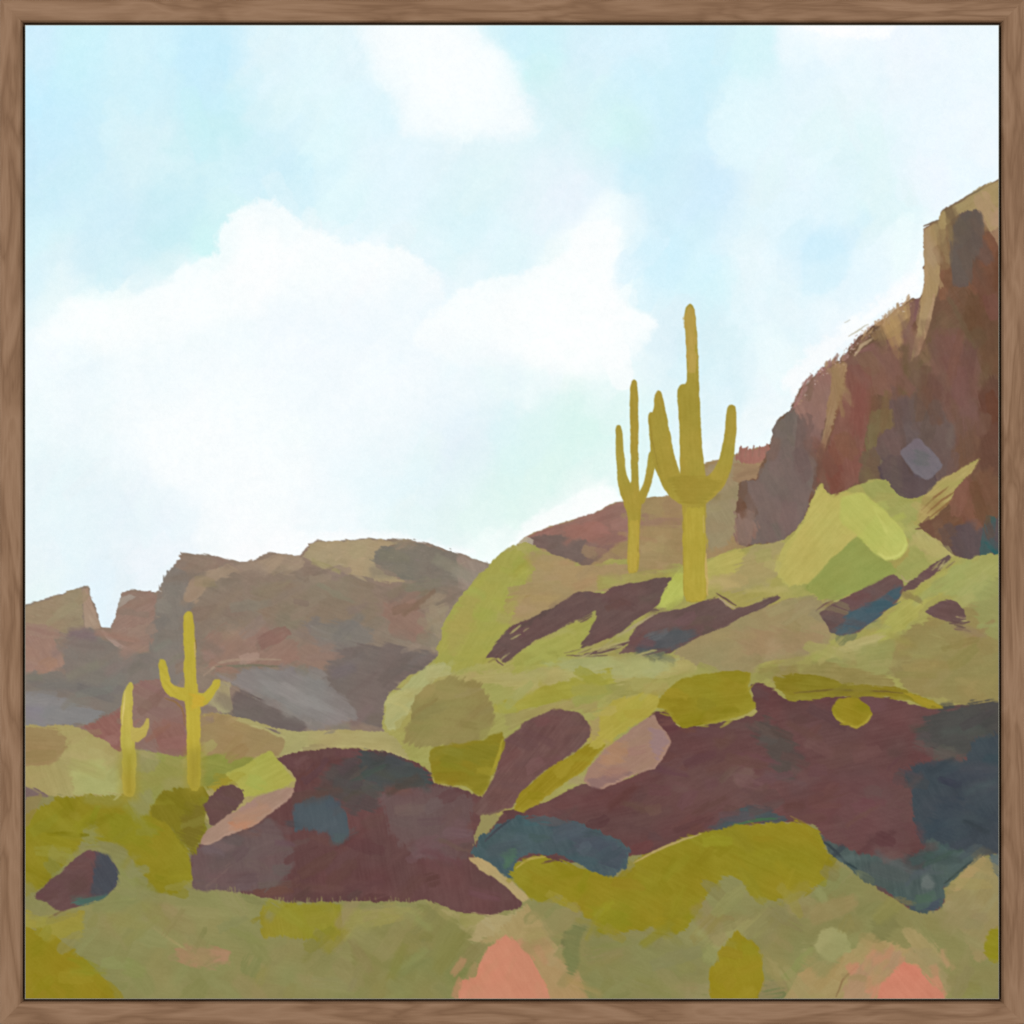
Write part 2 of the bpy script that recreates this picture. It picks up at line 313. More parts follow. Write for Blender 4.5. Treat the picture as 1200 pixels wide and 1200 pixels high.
# ---------------------------------------------------------------- cliff, right
P('cliff', (113, 84, 66), "904,522 907,500 912,492 925,480 932,468 936,458 948,445 962,433 975,425 990,418 996,405 1005,398 1020,386 1035,375 1050,362 1060,354 1068,350 1077,349 1081,340 1084,330 1083,310 1082,285 1082,266 1095,260 1101,258 1103,248 1125,235 1150,220 1180,206 1180,670 1100,670 1000,620 930,640 866,640 862,600 868,565 886,560", k=1, rag=1.3, bris=1.9, th=-40, st=5, bl=7)
P('cliff_mauve', (117, 101, 94), "866,568 876,561 890,562 903,522 907,499 924,482 946,478 958,500 958,562 946,592 940,614 920,632 880,640 864,628 874,592", soft=1.6, rag=1.5, th=70, st=4)
P(None, (139, 110, 98), "861,598 878,596 890,622 876,640 862,636", soft=3, rag=2, th=70, st=7)
P(None, (144, 110, 99), "932,470 948,447 962,434 977,428 975,470 960,530 946,520 944,492 930,484", soft=3, rag=2, th=70, st=6)
for q in ("938,462 946,444", "950,450 963,430", "958,440 976,424", "934,474 940,462", "926,483 936,470"):
    line(None, (158, 112, 108), q, 2.0)
P(None, (126, 93, 78), "990,420 1020,405 1042,402 1066,388 1076,402 1064,442 1042,464 1018,464 1000,445", soft=2.5, rag=2, th=60, st=6)
P('cliff_red', (127, 87, 75), "990,428 1020,430 1022,462 1016,505 1011,545 1006,566 984,578 974,580 958,562 962,540 976,506 984,470", soft=2, rag=1.5, th=80, st=6)
P(None, (120, 74, 63), "962,548 978,510 986,540 982,574 972,578", soft=3, op=.7, th=70)
P('ledge', (156, 126, 94), "976,426 993,424 990,450 983,478 972,512 963,540 956,536 966,502 972,462", soft=1.2, rag=1.2, th=-75, st=8)
P(None, (126, 88, 68), "991,436 990,455 982,485 972,516 966,538 963,540 974,506 984,470", soft=1.5, op=.8)
P(None, (128, 90, 82), "998,414 1030,398 1062,384 1070,392 1060,405 1020,412", soft=2, th=-20, st=9)
P('ledge2', (174, 143, 100), "1021,394 1040,372 1058,357 1069,352 1070,368 1060,380 1036,395 1024,400", soft=1.3, rag=1.2, th=-40, st=6)
P(None, (150, 120, 86), "1024,400 1046,386 1066,374 1068,382 1046,394 1026,402", soft=1.5, th=-35)
line(None, (170, 146, 116), "1001,417 1010,404 1024,396", 2.2, dry=.1, st=9)
line(None, (140, 110, 88), "1002,406 1012,400 1020,392", 1.3)
line(None, (176, 168, 140), "994,394 1004,388 1018,380", 1.1, op=.7)
line(None, (182, 178, 158), "990,378 996,375", 1.1, op=.7)
P(None, (122, 88, 84), "1066,354 1078,349 1078,362 1072,378 1064,395 1056,396 1068,374", soft=1.2, th=-60)
P('pillar', (164, 138, 98), "1082,268 1100,261 1103,290 1102,330 1096,352 1090,377 1085,396 1075,416 1066,432 1070,405 1076,382 1079,348 1084,332 1082,300", soft=1.2, rag=1, th=85, st=6)
line(None, (172, 140, 108), "1095,345 1088,378 1076,412 1064,440", 2.4, st=9)
P('cliff_top', (162, 140, 98), "1100,262 1104,248 1126,234 1150,219 1180,206 1180,262 1160,272 1153,253 1148,247 1134,246 1120,253 1109,266 1105,288", soft=1.3, rag=1.2, th=-25, st=6)
P(None, (178, 145, 118), "1158,252 1180,240 1180,266 1160,266", soft=3, op=.8)
line(None, (126, 108, 84), "1104,248 1126,235 1150,221 1174,209", 1.0)
line(None, (116, 96, 76), "1082,265 1094,260 1101,258", 1.4)
P('cliff_dark', (100, 86, 79), "1111,268 1122,253 1136,247 1151,248 1154,268 1152,288 1143,302 1138,336 1114,337 1112,296", soft=1.8, rag=1.5, th=80, st=3)
P(None, (98, 90, 76), "1120,262 1140,262 1146,300 1132,318 1118,300", soft=6, op=.6)
P(None, (124, 90, 68), "1103,288 1112,284 1114,332 1108,352 1100,354", soft=2.2, th=85)
P(None, (120, 83, 64), "1142,300 1155,272 1180,268 1180,345 1130,352 1136,334", soft=4, rag=2, th=60)
P(None, (106, 78, 58), "1130,345 1180,340 1180,440 1150,438 1130,400", soft=6, rag=2, th=70, st=3)
P(None, (110, 90, 66), "1056,430 1074,420 1088,392 1098,400 1090,450 1076,462 1052,460", soft=2.5, rag=2, th=-60, st=5)
P(None, (118, 87, 76), "1088,392 1128,398 1150,440 1152,484 1122,526 1092,478", soft=5, rag=3, th=70, st=5)
P(None, (102, 71, 58), "1150,445 1180,440 1180,575 1142,545 1146,492", soft=5, rag=2, th=75, st=3)
P('cliff_dark2', (106, 87, 81), "1042,466 1094,464 1122,510 1114,556 1092,582 1074,586 1048,580 1034,566 1028,540 1022,520 1036,500", soft=7, rag=2, th=70, st=4, bris=3.5)
P(None, (119, 101, 72), "1019,482 1048,478 1046,500 1032,506 1024,524 1016,548 1012,530", soft=3, rag=2, th=80, st=5)
P(None, (108, 90, 72), "1010,530 1024,524 1034,548 1030,566 1006,566", soft=3, op=.8)
P(None, (88, 71, 73), "1030,546 1056,535 1068,556 1080,562 1094,555 1098,566 1088,578 1070,585 1048,581 1036,570", soft=2, rag=1.5, th=30, st=4)
P('cliff_stone', (114, 104, 110), "1054,529 1075,512 1094,530 1104,546 1086,563 1070,553", soft=1.4, rag=1, th=50, st=4, bris=.6, k=1)
P(None, (98, 102, 98), "1072,528 1088,532 1086,545 1072,545", soft=5, op=.6)
P(None, (112, 83, 63), "1098,592 1120,566 1146,552 1180,560 1180,640 1120,646", soft=3, rag=2, th=-35, st=5)
P(None, (94, 80, 80), "1126,612 1180,604 1180,660 1130,657 1112,644", soft=4, rag=2, th=10, st=3)
P(None, (45, 92, 92), "1153,634 1180,638 1180,660 1160,648", soft=2, rag=1.5)

for n in range(190):                                    # dry-brush specks along the cliff's skyline
    x = rng.uniform(926, 1066); y = np.interp(x, [908, 932, 948, 962, 990, 1005, 1035, 1060, 1070], [495, 468, 445, 433, 417, 396, 375, 354, 348])
    o = rng.uniform(-5, 9); a = rng.uniform(-1.1, .2); l = rng.uniform(.8, 3.6)
    c = [(160, 120, 112), (150, 108, 98), (214, 190, 176), (236, 226, 220), (134, 104, 92), (176, 146, 110)][rng.integers(6)]
    if o < -3: c = [(160, 130, 118), (200, 180, 160), (176, 150, 124)][rng.integers(3)]
    x, y = x + o * .6, y + o * .75
    line(None, c, f"{x},{y} {x + l * math.cos(a)},{y + l * math.sin(a)}", rng.uniform(.8, 1.9), op=rng.uniform(.3, .8))
for n in range(170):                                    # scumbled specks on the far ridge's skyline and faces
    x = rng.uniform(30, 560); y = np.interp(x, [29, 103, 107, 119, 131, 143, 180, 212, 285, 362, 440, 480, 576], [709, 688, 700, 735, 735, 694, 693, 650, 658, 636, 632, 633, 660]) + rng.uniform(1, 26) ** 1.15
    if y > 700 and 108 < x < 136: continue
    c = IMG[int((y - C0) / step), int((x - C0) / step)] + rng.choice([-10, 12, 16]) + rng.normal(0, 3, 3)
    a = rng.uniform(-.7, .5); l = rng.uniform(2, 8)
    line(None, c, f"{x},{y} {x + l * math.cos(a)},{y + l * math.sin(a)}", rng.uniform(.7, 1.5), op=rng.uniform(.3, .7))

# ---------------------------------------------------------------- sunlit slope
P('slope', (162, 155, 88), "449,856 449,830 453,815 470,798 500,781 514,769 520,732 535,706 560,676 578,658 590,646 601,640 614,635 640,648 664,657 690,665 712,656 740,654 800,662 832,654 868,641 918,634 940,611 953,582 961,566 974,580 990,575 1005,568 1026,560 1040,564 1050,579 1074,585 1092,576 1106,560 1130,548 1148,537 1140,554 1122,570 1112,590 1088,605 1076,616 1100,636 1118,650 1136,656 1160,647 1180,656 1180,840 900,860 600,960 500,930 470,872", k=1, rag=1.3, bris=1.6, th=-25, st=6, bl=7)
P('sl_left', (161, 158, 80), "518,732 534,706 560,677 584,650 606,644 628,664 616,690 602,722 588,746 572,772 540,786 508,792 512,768", soft=2, rag=2, th=-60, st=5)
P(None, (164, 150, 84), "522,735 545,700 566,690 550,740 530,775", soft=8, op=.6)
P('sl_tan', (165, 142, 101), "622,648 650,650 690,666 720,660 746,660 744,680 700,694 660,706 622,726 597,734 606,702 624,672", soft=2, rag=2, th=-5, st=4)
P(None, (158, 134, 94), "740,618 800,620 800,658 770,672 748,680 740,660", soft=5, th=0)
P(None, (162, 150, 88), "700,676 770,668 790,676 740,684 700,692", soft=3, th=-10)
P('sl_path', (170, 160, 100), "470,802 500,790 590,786 720,776 800,768 836,778 766,798 720,808 640,816 590,806 560,800 520,794", soft=4, rag=2.5, th=-6, st=8)
P(None, (163, 160, 82), "600,766 640,748 690,724 700,724 690,748 676,766 640,782 600,790", soft=3, rag=2, th=-25, st=6)
P(None, (164, 166, 112), "630,776 690,770 760,768 800,772 770,792 730,794 670,788", soft=5, th=-4, st=7, op=.7)
P(None, (160, 152, 64), "576,828 622,810 680,794 716,784 722,800 690,816 640,826 600,838", soft=3, rag=2, th=-10, st=8)
P(None, (150, 143, 78), "700,806 760,797 790,792 770,812 720,816", soft=3, th=-6, st=8)
P(None, (169, 167, 112), "450,846 454,816 500,781 524,774 508,800 484,828 470,852 456,858", soft=2, rag=1.5, th=-50, rim=(8, 2))
P(None, (158, 146, 88), "590,838 640,826 700,812 700,835 660,832 620,842 596,858", soft=3, th=-20, st=6)
P('boulder', (146, 133, 81), "470,870 480,842 487,814 506,797 530,792 556,798 573,815 579,842 570,866 540,876 505,876", soft=3.5, rag=2, th=-50, st=4, big=8)
P(None, (178, 170, 94), "826,656 868,642 884,662 852,684 826,694", soft=2.5, rag=2, th=-20, st=7)
P(None, (164, 150, 100), "880,640 920,634 912,668 900,690 846,696 850,684", soft=4, rag=2, th=-15)
P(None, (182, 173, 96), "918,642 942,610 958,574 972,584 990,640 950,682 925,688 906,670", soft=2, rag=1.6, th=-50, st=7)
P('sl_bright', (181, 183, 95), "964,592 980,584 1011,577 1036,598 1060,624 1064,640 1055,653 1038,657 1020,644 1005,628 985,625", soft=1.3, rag=1, th=45, st=5, rim=(16, 2.2))
P(None, (156, 156, 89), "1008,568 1036,561 1046,576 1076,588 1080,602 1064,616 1076,630 1104,640 1112,655 1082,675 1056,690 1046,670 1064,652 1066,634 1040,600 1014,577", soft=1.8, rag=1.5, th=40, st=6)
P(None, (172, 160, 102), "1062,616 1078,618 1118,648 1108,658 1090,650 1074,640", soft=2, th=60, st=12, dry=.1)
P('sl_green', (147, 152, 80), "1005,627 1022,648 1044,662 1052,670 1010,690 980,704 960,701 944,688 974,656", soft=1.6, rag=1.3, th=-30, st=4)
P(None, (136, 156, 88), "990,640 1004,628 1014,640 1000,648", soft=4, op=.8)
P(None, (172, 154, 95), "1074,604 1086,576 1106,559 1130,548 1148,537 1139,554 1124,567 1114,588 1092,608 1078,614", soft=1.4, rag=1.5, th=-40, st=12)
for q in ("1086,602 1104,586 1120,576", "1090,606 1108,592 1118,584", "1080,598 1096,582 1112,570"):
    line(None, (138, 104, 66), q, 1.4)
P('sl_tan2', (154, 138, 98), "786,764 816,746 862,724 912,704 958,698 976,718 980,746 962,766 900,776 850,792 812,778", soft=3, rag=2, th=-15, st=3)
P(None, (158, 132, 98), "850,740 900,735 970,740 955,765 880,772", soft=8, op=.7)
P(None, (168, 164, 88), "976,766 1010,756 1052,712 1082,690 1122,660 1144,664 1110,690 1088,706 1062,738 1012,766 984,774", soft=3, rag=2, th=-35, st=9)
P(None, (176, 164, 108), "968,762 1000,752 1040,742 1020,766 976,776", soft=3, th=-15, st=8)
P(None, (160, 160, 94), "1070,706 1118,664 1140,658 1160,648 1180,656 1180,690 1140,710 1128,700 1104,696", soft=3, rag=2, th=-30, st=7)
P(None, (150, 146, 88), "962,776 1062,745 1056,790 1000,800 960,796", soft=4, th=-8, st=8)
P('sl_tan3', (146, 133, 83), "1056,742 1090,726 1140,708 1180,690 1180,826 1130,824 1066,812 1040,782", soft=3, rag=2, th=0, st=4)
P(None, (150, 150, 92), "1138,692 1180,672 1180,760 1150,740", soft=5, op=.8)
P(None, (146, 134, 80), "888,786 962,774 1040,792 1060,816 980,802 930,796 900,798", soft=3, th=3, st=8)
P(None, (178, 181, 90), "768,714 776,696 790,672 801,660 803,706 786,714", soft=1.6, rag=1.2, th=-50, st=6)

# ---------------------------------------------------------------- cast shadows on the slope
SH = (105, 82, 78)
P('sh1', SH, "568,771 580,756 590,742 600,733 625,723 650,710 676,694 690,692 705,696 720,688 735,684 760,680 775,677 786,678 780,690 772,706 756,720 738,732 727,742 704,751 684,759 679,759 690,741 700,722 697,716 686,722 660,735 630,750 606,765 593,776 584,772", k=1, rag=1, th=-28, st=5, bris=1.7)
line('sh1', SH, "684,767 704,764 726,757 742,748", 2.4, st=8, dry=.06)
line(None, (110, 90, 78), "664,768 690,769 712,768", 1.2, dry=.12)
line(None, (112, 90, 82), "572,776 580,772 590,780", 1.4)
P('sh2', SH, "724,768 738,752 740,742 756,726 775,718 800,713 830,702 841,699 857,713 880,708 911,697 913,701 896,712 870,722 850,735 820,746 800,758 782,766 760,762 742,764", k=1, rag=1, th=-22, st=5, bris=1.7)
P(None, (78, 88, 92), "748,752 764,742 800,736 816,742 794,760 772,769 746,768", soft=7, rag=2, th=-15, st=5, bris=4, op=.75)
line(None, (168, 152, 112), "724,746 744,733 766,720", 1.7)
line(None, (168, 158, 104), "690,762 714,757 738,750", 1.3, st=8)
line(None, (170, 150, 118), "842,700 852,708 862,713", 1.3)
line(None, (108, 84, 72), "839,695 852,703 863,710", 1.5)
P('sh3', SH, "959,718 975,708 1010,690 1045,671 1058,680 1059,690 1050,706 1030,723 1005,741 985,745 974,742 967,730", k=1, rag=.9, th=-28, st=4)
P(None, (74, 92, 100), "978,738 998,718 1030,702 1057,684 1054,702 1030,722 1006,740 986,744", soft=3.5, rag=1.5, th=-28, st=4)
line('sh3', SH, "1058,692 1070,685 1086,673 1100,662 1113,652", 5.2, st=9, bris=1.2)
line(None, (170, 152, 110), "1056,674 1062,682 1068,679", 1.5)
line(None, (112, 88, 78), "956,716 974,702 990,697", 1.2)
P('sh4', SH, "1083,716 1098,707 1112,702 1122,705 1128,714 1133,726 1118,730 1104,727 1094,723", rag=1, th=12, st=7, bris=1)
line(None, SH, "1112,730 1126,731 1136,728", 1.6); line(None, SH, "1118,737 1130,738 1138,740", 1.5)

# ---------------------------------------------------------------- foreground ground base
P('ground', (139, 134, 84), "20,930 160,940 230,960 400,1040 600,1000 800,980 960,960 1100,1000 1180,990 1180,1190 20,1190", soft=3, rag=2, th=10, st=3, bl=5, big=8)
P('f_olive', (141, 130, 36), "20,962 46,945 70,935 110,931 160,934 178,945 196,964 212,986 227,1008 225,1032 206,1047 186,1046 166,1022 142,992 116,986 92,990 56,1036 20,1056", soft=2.5, rag=1.6, th=45, st=4)
P(None, (134, 134, 36), "120,955 170,950 190,975 160,990 130,985", soft=8, op=.6)
P(None, (142, 140, 86), "96,968 114,964 118,984 98,990", soft=6, op=.8)
P(None, (138, 135, 84), "112,986 140,988 166,1020 182,1048 150,1062 110,1058 122,1030 138,1012", soft=4, op=.9)
P(None, (128, 122, 34), "60,1005 92,992 62,1030 44,1044", soft=6, op=.5)
P(None, (153, 142, 62), "20,1062 55,1077 96,1068 97,1100 76,1101 50,1090 20,1087", soft=3, rag=2, th=10)
P('f_corner', (146, 130, 34), "20,1084 50,1089 76,1104 102,1126 128,1152 138,1180 20,1180", soft=2.5, rag=2, th=40, st=3)
P(None, (137, 134, 36), "80,1120 110,1126 120,1150 100,1142", soft=6, op=.5)

# ---------------------------------------------------------------- dark plum rocks, lower half
PL = (102, 71, 69)
P('rock_r', PL, "548,1000 560,985 580,968 590,950 612,948 640,940 680,918 700,922 740,912 770,884 782,868 760,842 766,835 781,832 797,853 830,850 886,838 879,802 886,798 899,803 926,822 975,815 1030,815 1070,826 1100,829 1180,822 1180,1000 1150,1001 1106,1039 1108,1055 1098,1067 1078,1069 1058,1060 1030,1043 1014,1026 990,1011 966,986 955,966 925,963 880,966 840,976 800,986 760,1001 735,1003 700,1010 600,1010", k=1, rag=1.2, bris=1.1, th=-12, st=5, bl=6, big=10)
P(None, (108, 78, 74), "780,900 860,890 900,930 870,955 800,960 740,950", soft=14, rag=3, th=-30, st=7, op=.7)
P(None, (82, 76, 70), "878,850 900,838 920,862 936,880 934,912 912,912 896,880", soft=8, rag=3, op=.75)
P(None, (106, 74, 74), "980,905 1030,900 1060,950 1060,1000 1000,990 975,950", soft=12, rag=2, op=.6)
P(None, (116, 88, 82), "850,900 880,892 892,916 862,922", soft=5, op=.6, th=-35, st=12)
P(None, (78, 75, 72), "1070,860 1102,829 1180,822 1180,866 1150,866 1132,890 1100,884", soft=6, rag=3, th=-10, st=3)
P('rock_slate', (66, 73, 79), "1064,906 1074,892 1096,890 1130,892 1140,864 1180,858 1180,1000 1150,1003 1128,1016 1096,1006 1080,986 1070,950", soft=4, rag=2.5, th=60, st=4, bl=5)
P(None, (62, 70, 78), "1090,940 1130,930 1120,985 1096,985", soft=10, op=.7)
P('rock_teal', (80, 91, 88), "958,978 972,984 1000,998 1042,1007 1072,1003 1092,982 1110,996 1150,1001 1106,1039 1108,1055 1098,1067 1076,1069 1056,1058 1040,1046 1016,1036 1004,1022 984,1010 967,994", soft=2.2, rag=1.6, th=80, st=9, bl=9)
P(None, (78, 75, 74), "1054,1000 1086,1000 1084,1020 1062,1024", soft=5, op=.8)
P(None, (70, 82, 90), "1052,1052 1080,1058 1104,1052 1098,1066 1076,1068", soft=2.5, th=10, st=6)
P(None, (108, 116, 112), "1080,1028 1086,1024 1096,1036 1090,1043 1079,1040", soft=3, op=.5)
P(None, (76, 98, 78), "1072,1050 1090,1048 1092,1056 1076,1058", soft=2.5, op=.8)
line(None, (58, 68, 70), "960,982 976,994 990,1010 1004,1018", 1.6)
line(None, (60, 68, 62), "1106,1036 1130,1016 1150,1001", 1.4)
P('rock_teal2', (74, 84, 86), "830,970 858,951 884,944 908,950 922,960 906,963 880,963 850,972", soft=3, rag=2, th=-10, st=6)
line(None, (72, 104, 74), "858,968 884,961 912,959", 2.0)
line(None, (140, 116, 66), "926,956 942,964 953,972", 1.2)
P('rock_l', PL, "322,889 350,880 380,877 425,877 456,882 482,890 504,904 510,918 540,924 566,934 562,960 553,985 553,1003 562,1010 590,1035 613,1058 601,1067 575,1073 545,1069 530,1066 514,1060 500,1054 480,1057 400,1056 340,1058 300,1049 260,1042 226,1042 224,1005 231,990 246,985 290,970 320,945 346,922 347,914 334,896", k=1, rag=1.2, bris=1.2, th=80, st=5, bl=6, big=8)
P('rl_mauve', (108, 88, 86), "224,998 246,987 286,973 318,958 332,980 348,1004 337,1026 320,1042 280,1045 226,1042", soft=3, rag=2, th=80, st=4, bris=.6)
P(None, (86, 76, 73), "372,920 384,900 420,884 430,930 416,950 390,940", soft=7, rag=2)
P('rl_dark', (75, 77, 76), "420,880 455,883 482,893 504,910 506,920 470,925 450,926 432,930 424,910", soft=3, rag=2, th=10, st=4)
P(None, (84, 76, 74), "400,930 440,925 444,948 414,955", soft=6, op=.8)
P('rl_blue', (77, 88, 94), "343,946 360,936 386,930 402,950 410,972 406,986 396,990 384,976 366,972 346,972", soft=4, rag=2.5, th=80, st=4)
P(None, (82, 100, 92), "390,976 406,978 404,990 394,991", soft=3, op=.7)
P('rl_mauve2', (107, 84, 82), "446,930 470,924 512,920 552,936 556,960 552,1004 520,1008 480,1004 458,975", soft=5, rag=2.5, th=80, st=3)
for n in range(46):                                     # bristle ends along the lower edge of the left rock
    x = rng.uniform(240, 512); y = np.interp(x, [226, 260, 300, 340, 400, 480, 515], [1042, 1042, 1049, 1058, 1056, 1057, 1061])
    line(None, (148, 140, 90), f"{x},{y + 2} {x + rng.uniform(-2, 2)},{y - rng.uniform(1.5, 6.5)}", rng.uniform(.7, 1.6), op=rng.uniform(.5, .9))
P('rock_m', (110, 80, 76), "584,892 592,868 610,850 632,837 656,830 676,835 690,845 695,858 686,872 662,890 636,905 616,925 600,946 584,952 562,956 552,948 570,926 580,906", soft=1.4, rag=1.3, th=-52, st=9)
P('teal_lens', (74, 92, 95), "552,1001 560,985 580,968 612,954 642,957 680,965 716,980 741,996 735,1015 722,1026 702,1026 680,1013 652,1001 622,1000 609,1006 602,1030 594,1030 578,1020 564,1008", soft=1.8, rag=1.8, th=65, st=8, bl=8)
P(None, (74, 81, 90), "662,968 700,976 738,996 728,1016 704,1012 680,1000", soft=6, op=.8)
P(None, (84, 116, 84), "588,1000 606,990 604,1006 592,1020", soft=4, op=.6)
P(None, (66, 84, 84), "560,986 600,968 610,975 570,998", soft=4, op=.5)
line(None, (70, 72, 78), "568,986 582,972 600,960", 1.6)

# ---------------------------------------------------------------- bushes and lit rocks over the plum
P('bush1', (136, 123, 37), "503,878 530,872 562,868 590,856 592,872 584,895 576,912 566,932 555,929 546,922 510,918 505,900", soft=1.4, rag=1.3, th=0, st=5, rim=(10, 2))
P(None, (128, 122, 40), "512,880 560,872 585,870 578,892 540,896 515,890", soft=6, op=.7)
line(None, (160, 146, 50), "589,866 584,888 576,908", 2.2)
P('bush5', (148, 131, 36), "601,949 609,930 636,906 660,890 690,872 702,866 710,872 692,896 670,912 645,930 626,946 612,952", soft=1.3, rag=1.3, th=-42, st=9, rim=(8, 2))
P(None, (170, 158, 70), "690,874 694,858 704,836 720,820 770,811 776,824 760,841 738,852 716,868 702,878", soft=2, rag=1.5, th=-35, st=7)
P(None, (166, 146, 92), "690,846 704,838 702,858 694,868", soft=3)
P('rock_pink', (158, 126, 108), "683,916 690,900 706,880 730,862 754,845 766,837 776,852 787,868 776,890 768,901 746,906 722,918 706,924 692,922", soft=1.3, rag=1.2, th=-35, st=5, rim=(8, 2))
P(None, (172, 130, 100), "700,892 720,870 736,870 732,892 712,902", soft=7, op=.8)
P(None, (150, 122, 122), "762,852 776,856 784,868 770,892 764,880", soft=4, op=.8)
P(None, (138, 108, 104), "688,914 720,906 744,904 708,922 694,921", soft=2.5, op=.8)
P('bush2', (142, 129, 36), "768,828 780,810 800,795 840,787 870,785 881,789 877,806 886,828 872,838 840,847 800,853 790,846 780,832", soft=1.4, rag=1.2, th=-6, st=6, rim=(12, 2.2))
P('bush3', (134, 120, 37), "902,794 930,789 960,793 990,800 1050,806 1082,816 1106,829 1092,831 1060,820 1030,816 990,816 942,820 926,822", soft=1.5, rag=1.2, th=6, st=8, rim=(10, 1.8))
P(None, (156, 138, 42), "1058,812 1082,815 1106,829 1088,829", soft=1.5, th=20, st=6)
line(None, (112, 96, 44), "930,812 980,808 1030,810 1058,812", 1.3)
P('bush4', (146, 131, 36), "973,832 980,820 1000,816 1016,825 1023,836 1016,848 1005,854 990,849 980,843", soft=1.3, rag=1, th=20, st=7, rim=(22, 2))
P('facet', (170, 166, 80), "262,906 286,898 306,884 318,880 334,900 347,916 326,925 300,931 284,935 278,918", soft=1.4, rag=1.1, th=-25, st=6)
P(None, (158, 142, 52), "240,922 256,912 280,904 290,908 270,918 254,926", soft=2, th=-15, st=7)
P('bush6', (127, 119, 36), "176,956 182,936 194,924 240,922 248,936 240,960 242,980 226,1003 211,986 196,964", soft=3, rag=2, th=60, st=5)
P(None, (118, 106, 40), "216,950 240,940 238,975 224,1000 212,980", soft=6, op=.8)
P(None, (146, 143, 90), "150,930 176,925 180,936 172,958 158,956 148,945", soft=5, op=.9, th=60)
P('rock_t', (104, 77, 73), "240,942 255,925 270,919 282,927 288,936 276,948 260,962 246,968", soft=1.8, rag=1.5, th=60, st=5)
P('rock_pink2', (164, 132, 114), "235,990 236,980 250,968 276,950 300,935 325,925 345,922 346,930 326,946 302,965 286,973 262,981 246,990", soft=1.3, rag=1.2, th=-32, st=6, rim=(8, 1.8))
P(None, (184, 128, 98), "268,964 284,954 306,956 290,970 276,974", soft=4, op=.8)
P('rock_s', (104, 76, 74), "42,1051 58,1032 90,1005 104,996 124,1002 137,1018 136,1040 121,1053 95,1061 72,1068 60,1062", soft=1.4, rag=1.3, th=-30, st=5, bris=1)
P('rs_slate', (74, 77, 86), "111,997 128,1003 138,1020 136,1040 118,1051 104,1048 110,1025", soft=4, rag=1.5, th=60)
P(None, (80, 106, 96), "80,1058 110,1049 132,1043 122,1054 96,1062", soft=2.2, th=-15, st=7)
line(None, (112, 88, 70), "56,1076 66,1072 74,1067", 1.2)

# ---------------------------------------------------------------- foreground patches
P('f_pale', (178, 156, 108), "548,1004 560,1004 576,1012 596,1030 612,1044 622,1053 612,1058 594,1040 575,1026 560,1018", soft=1.2, rag=1, th=40, st=7)
P('f_mid', (143, 131, 35), "598,1026 604,1014 612,1008 636,1003 660,1010 690,1021 720,1028 738,1024 747,1006 780,991 820,976 870,965 935,962 955,970 966,986 974,1012 971,1036 932,1046 900,1056 880,1050 868,1032 850,1026 832,1042 816,1072 800,1092 780,1101 764,1086 740,1091 705,1096 690,1076 670,1061 626,1056 612,1042", soft=2.5, rag=1.8, th=25, st=5, bl=6)
line(None, (170, 152, 74), "604,1018 620,1006 640,1004", 1.6)
line(None, (176, 156, 96), "742,1012 766,998 800,984 822,977", 1.4, st=9)
P(None, (138, 136, 34), "690,1060 740,1066 736,1090 704,1092", soft=8, op=.5)
P('f_tan', (170, 154, 108), "508,1066 545,1071 576,1074 602,1069 616,1062 600,1086 580,1096 560,1106 546,1099 530,1082", soft=3, rag=2, th=10, st=4)
P(None, (135, 131, 79), "408,1094 440,1076 490,1062 512,1060 532,1078 560,1112 546,1142 520,1180 420,1180", soft=4, rag=2.5, th=30, st=3)
P(None, (150, 143, 82), "398,1064 480,1062 486,1072 440,1086 400,1104", soft=4, rag=2, th=-10, st=6)
P('f_rect', (145, 136, 48), "304,1062 330,1058 400,1059 397,1100 370,1103 340,1098 310,1100", soft=3, rag=2, th=80, st=5)
P('f_pink', (162, 132, 96), "206,1108 240,1109 272,1114 266,1130 246,1136 222,1134 210,1126", soft=4, rag=2.5, st=5)
P(None, (172, 134, 104), "244,1114 270,1114 266,1128 248,1130", soft=3, op=.7)
line(None, (158, 148, 98), "180,1088 198,1100 220,1114", 2.0, op=.8)
P(None, (166, 146, 98), "560,1106 580,1094 600,1072 618,1060 640,1086 652,1106 668,1128 640,1130 608,1108", soft=4, rag=2, th=60, st=4)
P('f_tan2', (172, 142, 98), "604,1104 640,1100 660,1118 682,1148 694,1180 640,1180 622,1140", soft=3, rag=2, th=55, st=4)
P('coral1', (203, 136, 108), "536,1180 539,1152 560,1143 568,1114 590,1098 606,1104 626,1130 638,1152 648,1180", soft=3, rag=2.2, th=60, st=3, bl=6)
P(None, (212, 128, 108), "576,1120 590,1110 584,1170 560,1170", soft=8, op=.6)
P(None, (122, 124, 78), "658,1112 662,1092 676,1083 688,1087 680,1100 678,1130 670,1142 664,1134", soft=4, op=.9)
line(None, (112, 114, 72), "664,1088 659,1104 660,1122", 2.2, op=.6, soft=2)
P(None, (134, 131, 82), "690,1100 720,1096 800,1100 826,1110 826,1180 690,1180 680,1140", soft=8, op=.7)
P(None, (154, 148, 94), "822,1122 842,1094 872,1078 900,1080 880,1092 852,1104 836,1132", soft=4, rag=2, th=-40, st=6)
P('bush7', (149, 132, 34), "829,1180 832,1136 846,1110 864,1090 880,1102 894,1122 897,1142 891,1162 880,1180", soft=2.5, rag=1.8, th=70, st=4)
P(None, (121, 123, 79), "888,1168 905,1145 921,1160 918,1180 888,1180", soft=3)
P(None, (156, 146, 98), "898,1120 910,1126 922,1146 910,1146", soft=3, op=.8)
P(None, (150, 138, 92), "918,1054 956,1044 960,1074 925,1076", soft=7, op=.7)
P('f_tan3', (168, 146, 98), "918,1180 934,1138 960,1126 1000,1111 1012,1100 1060,1108 1088,1122 1112,1152 1106,1180", soft=3, rag=2, th=-30, st=4)
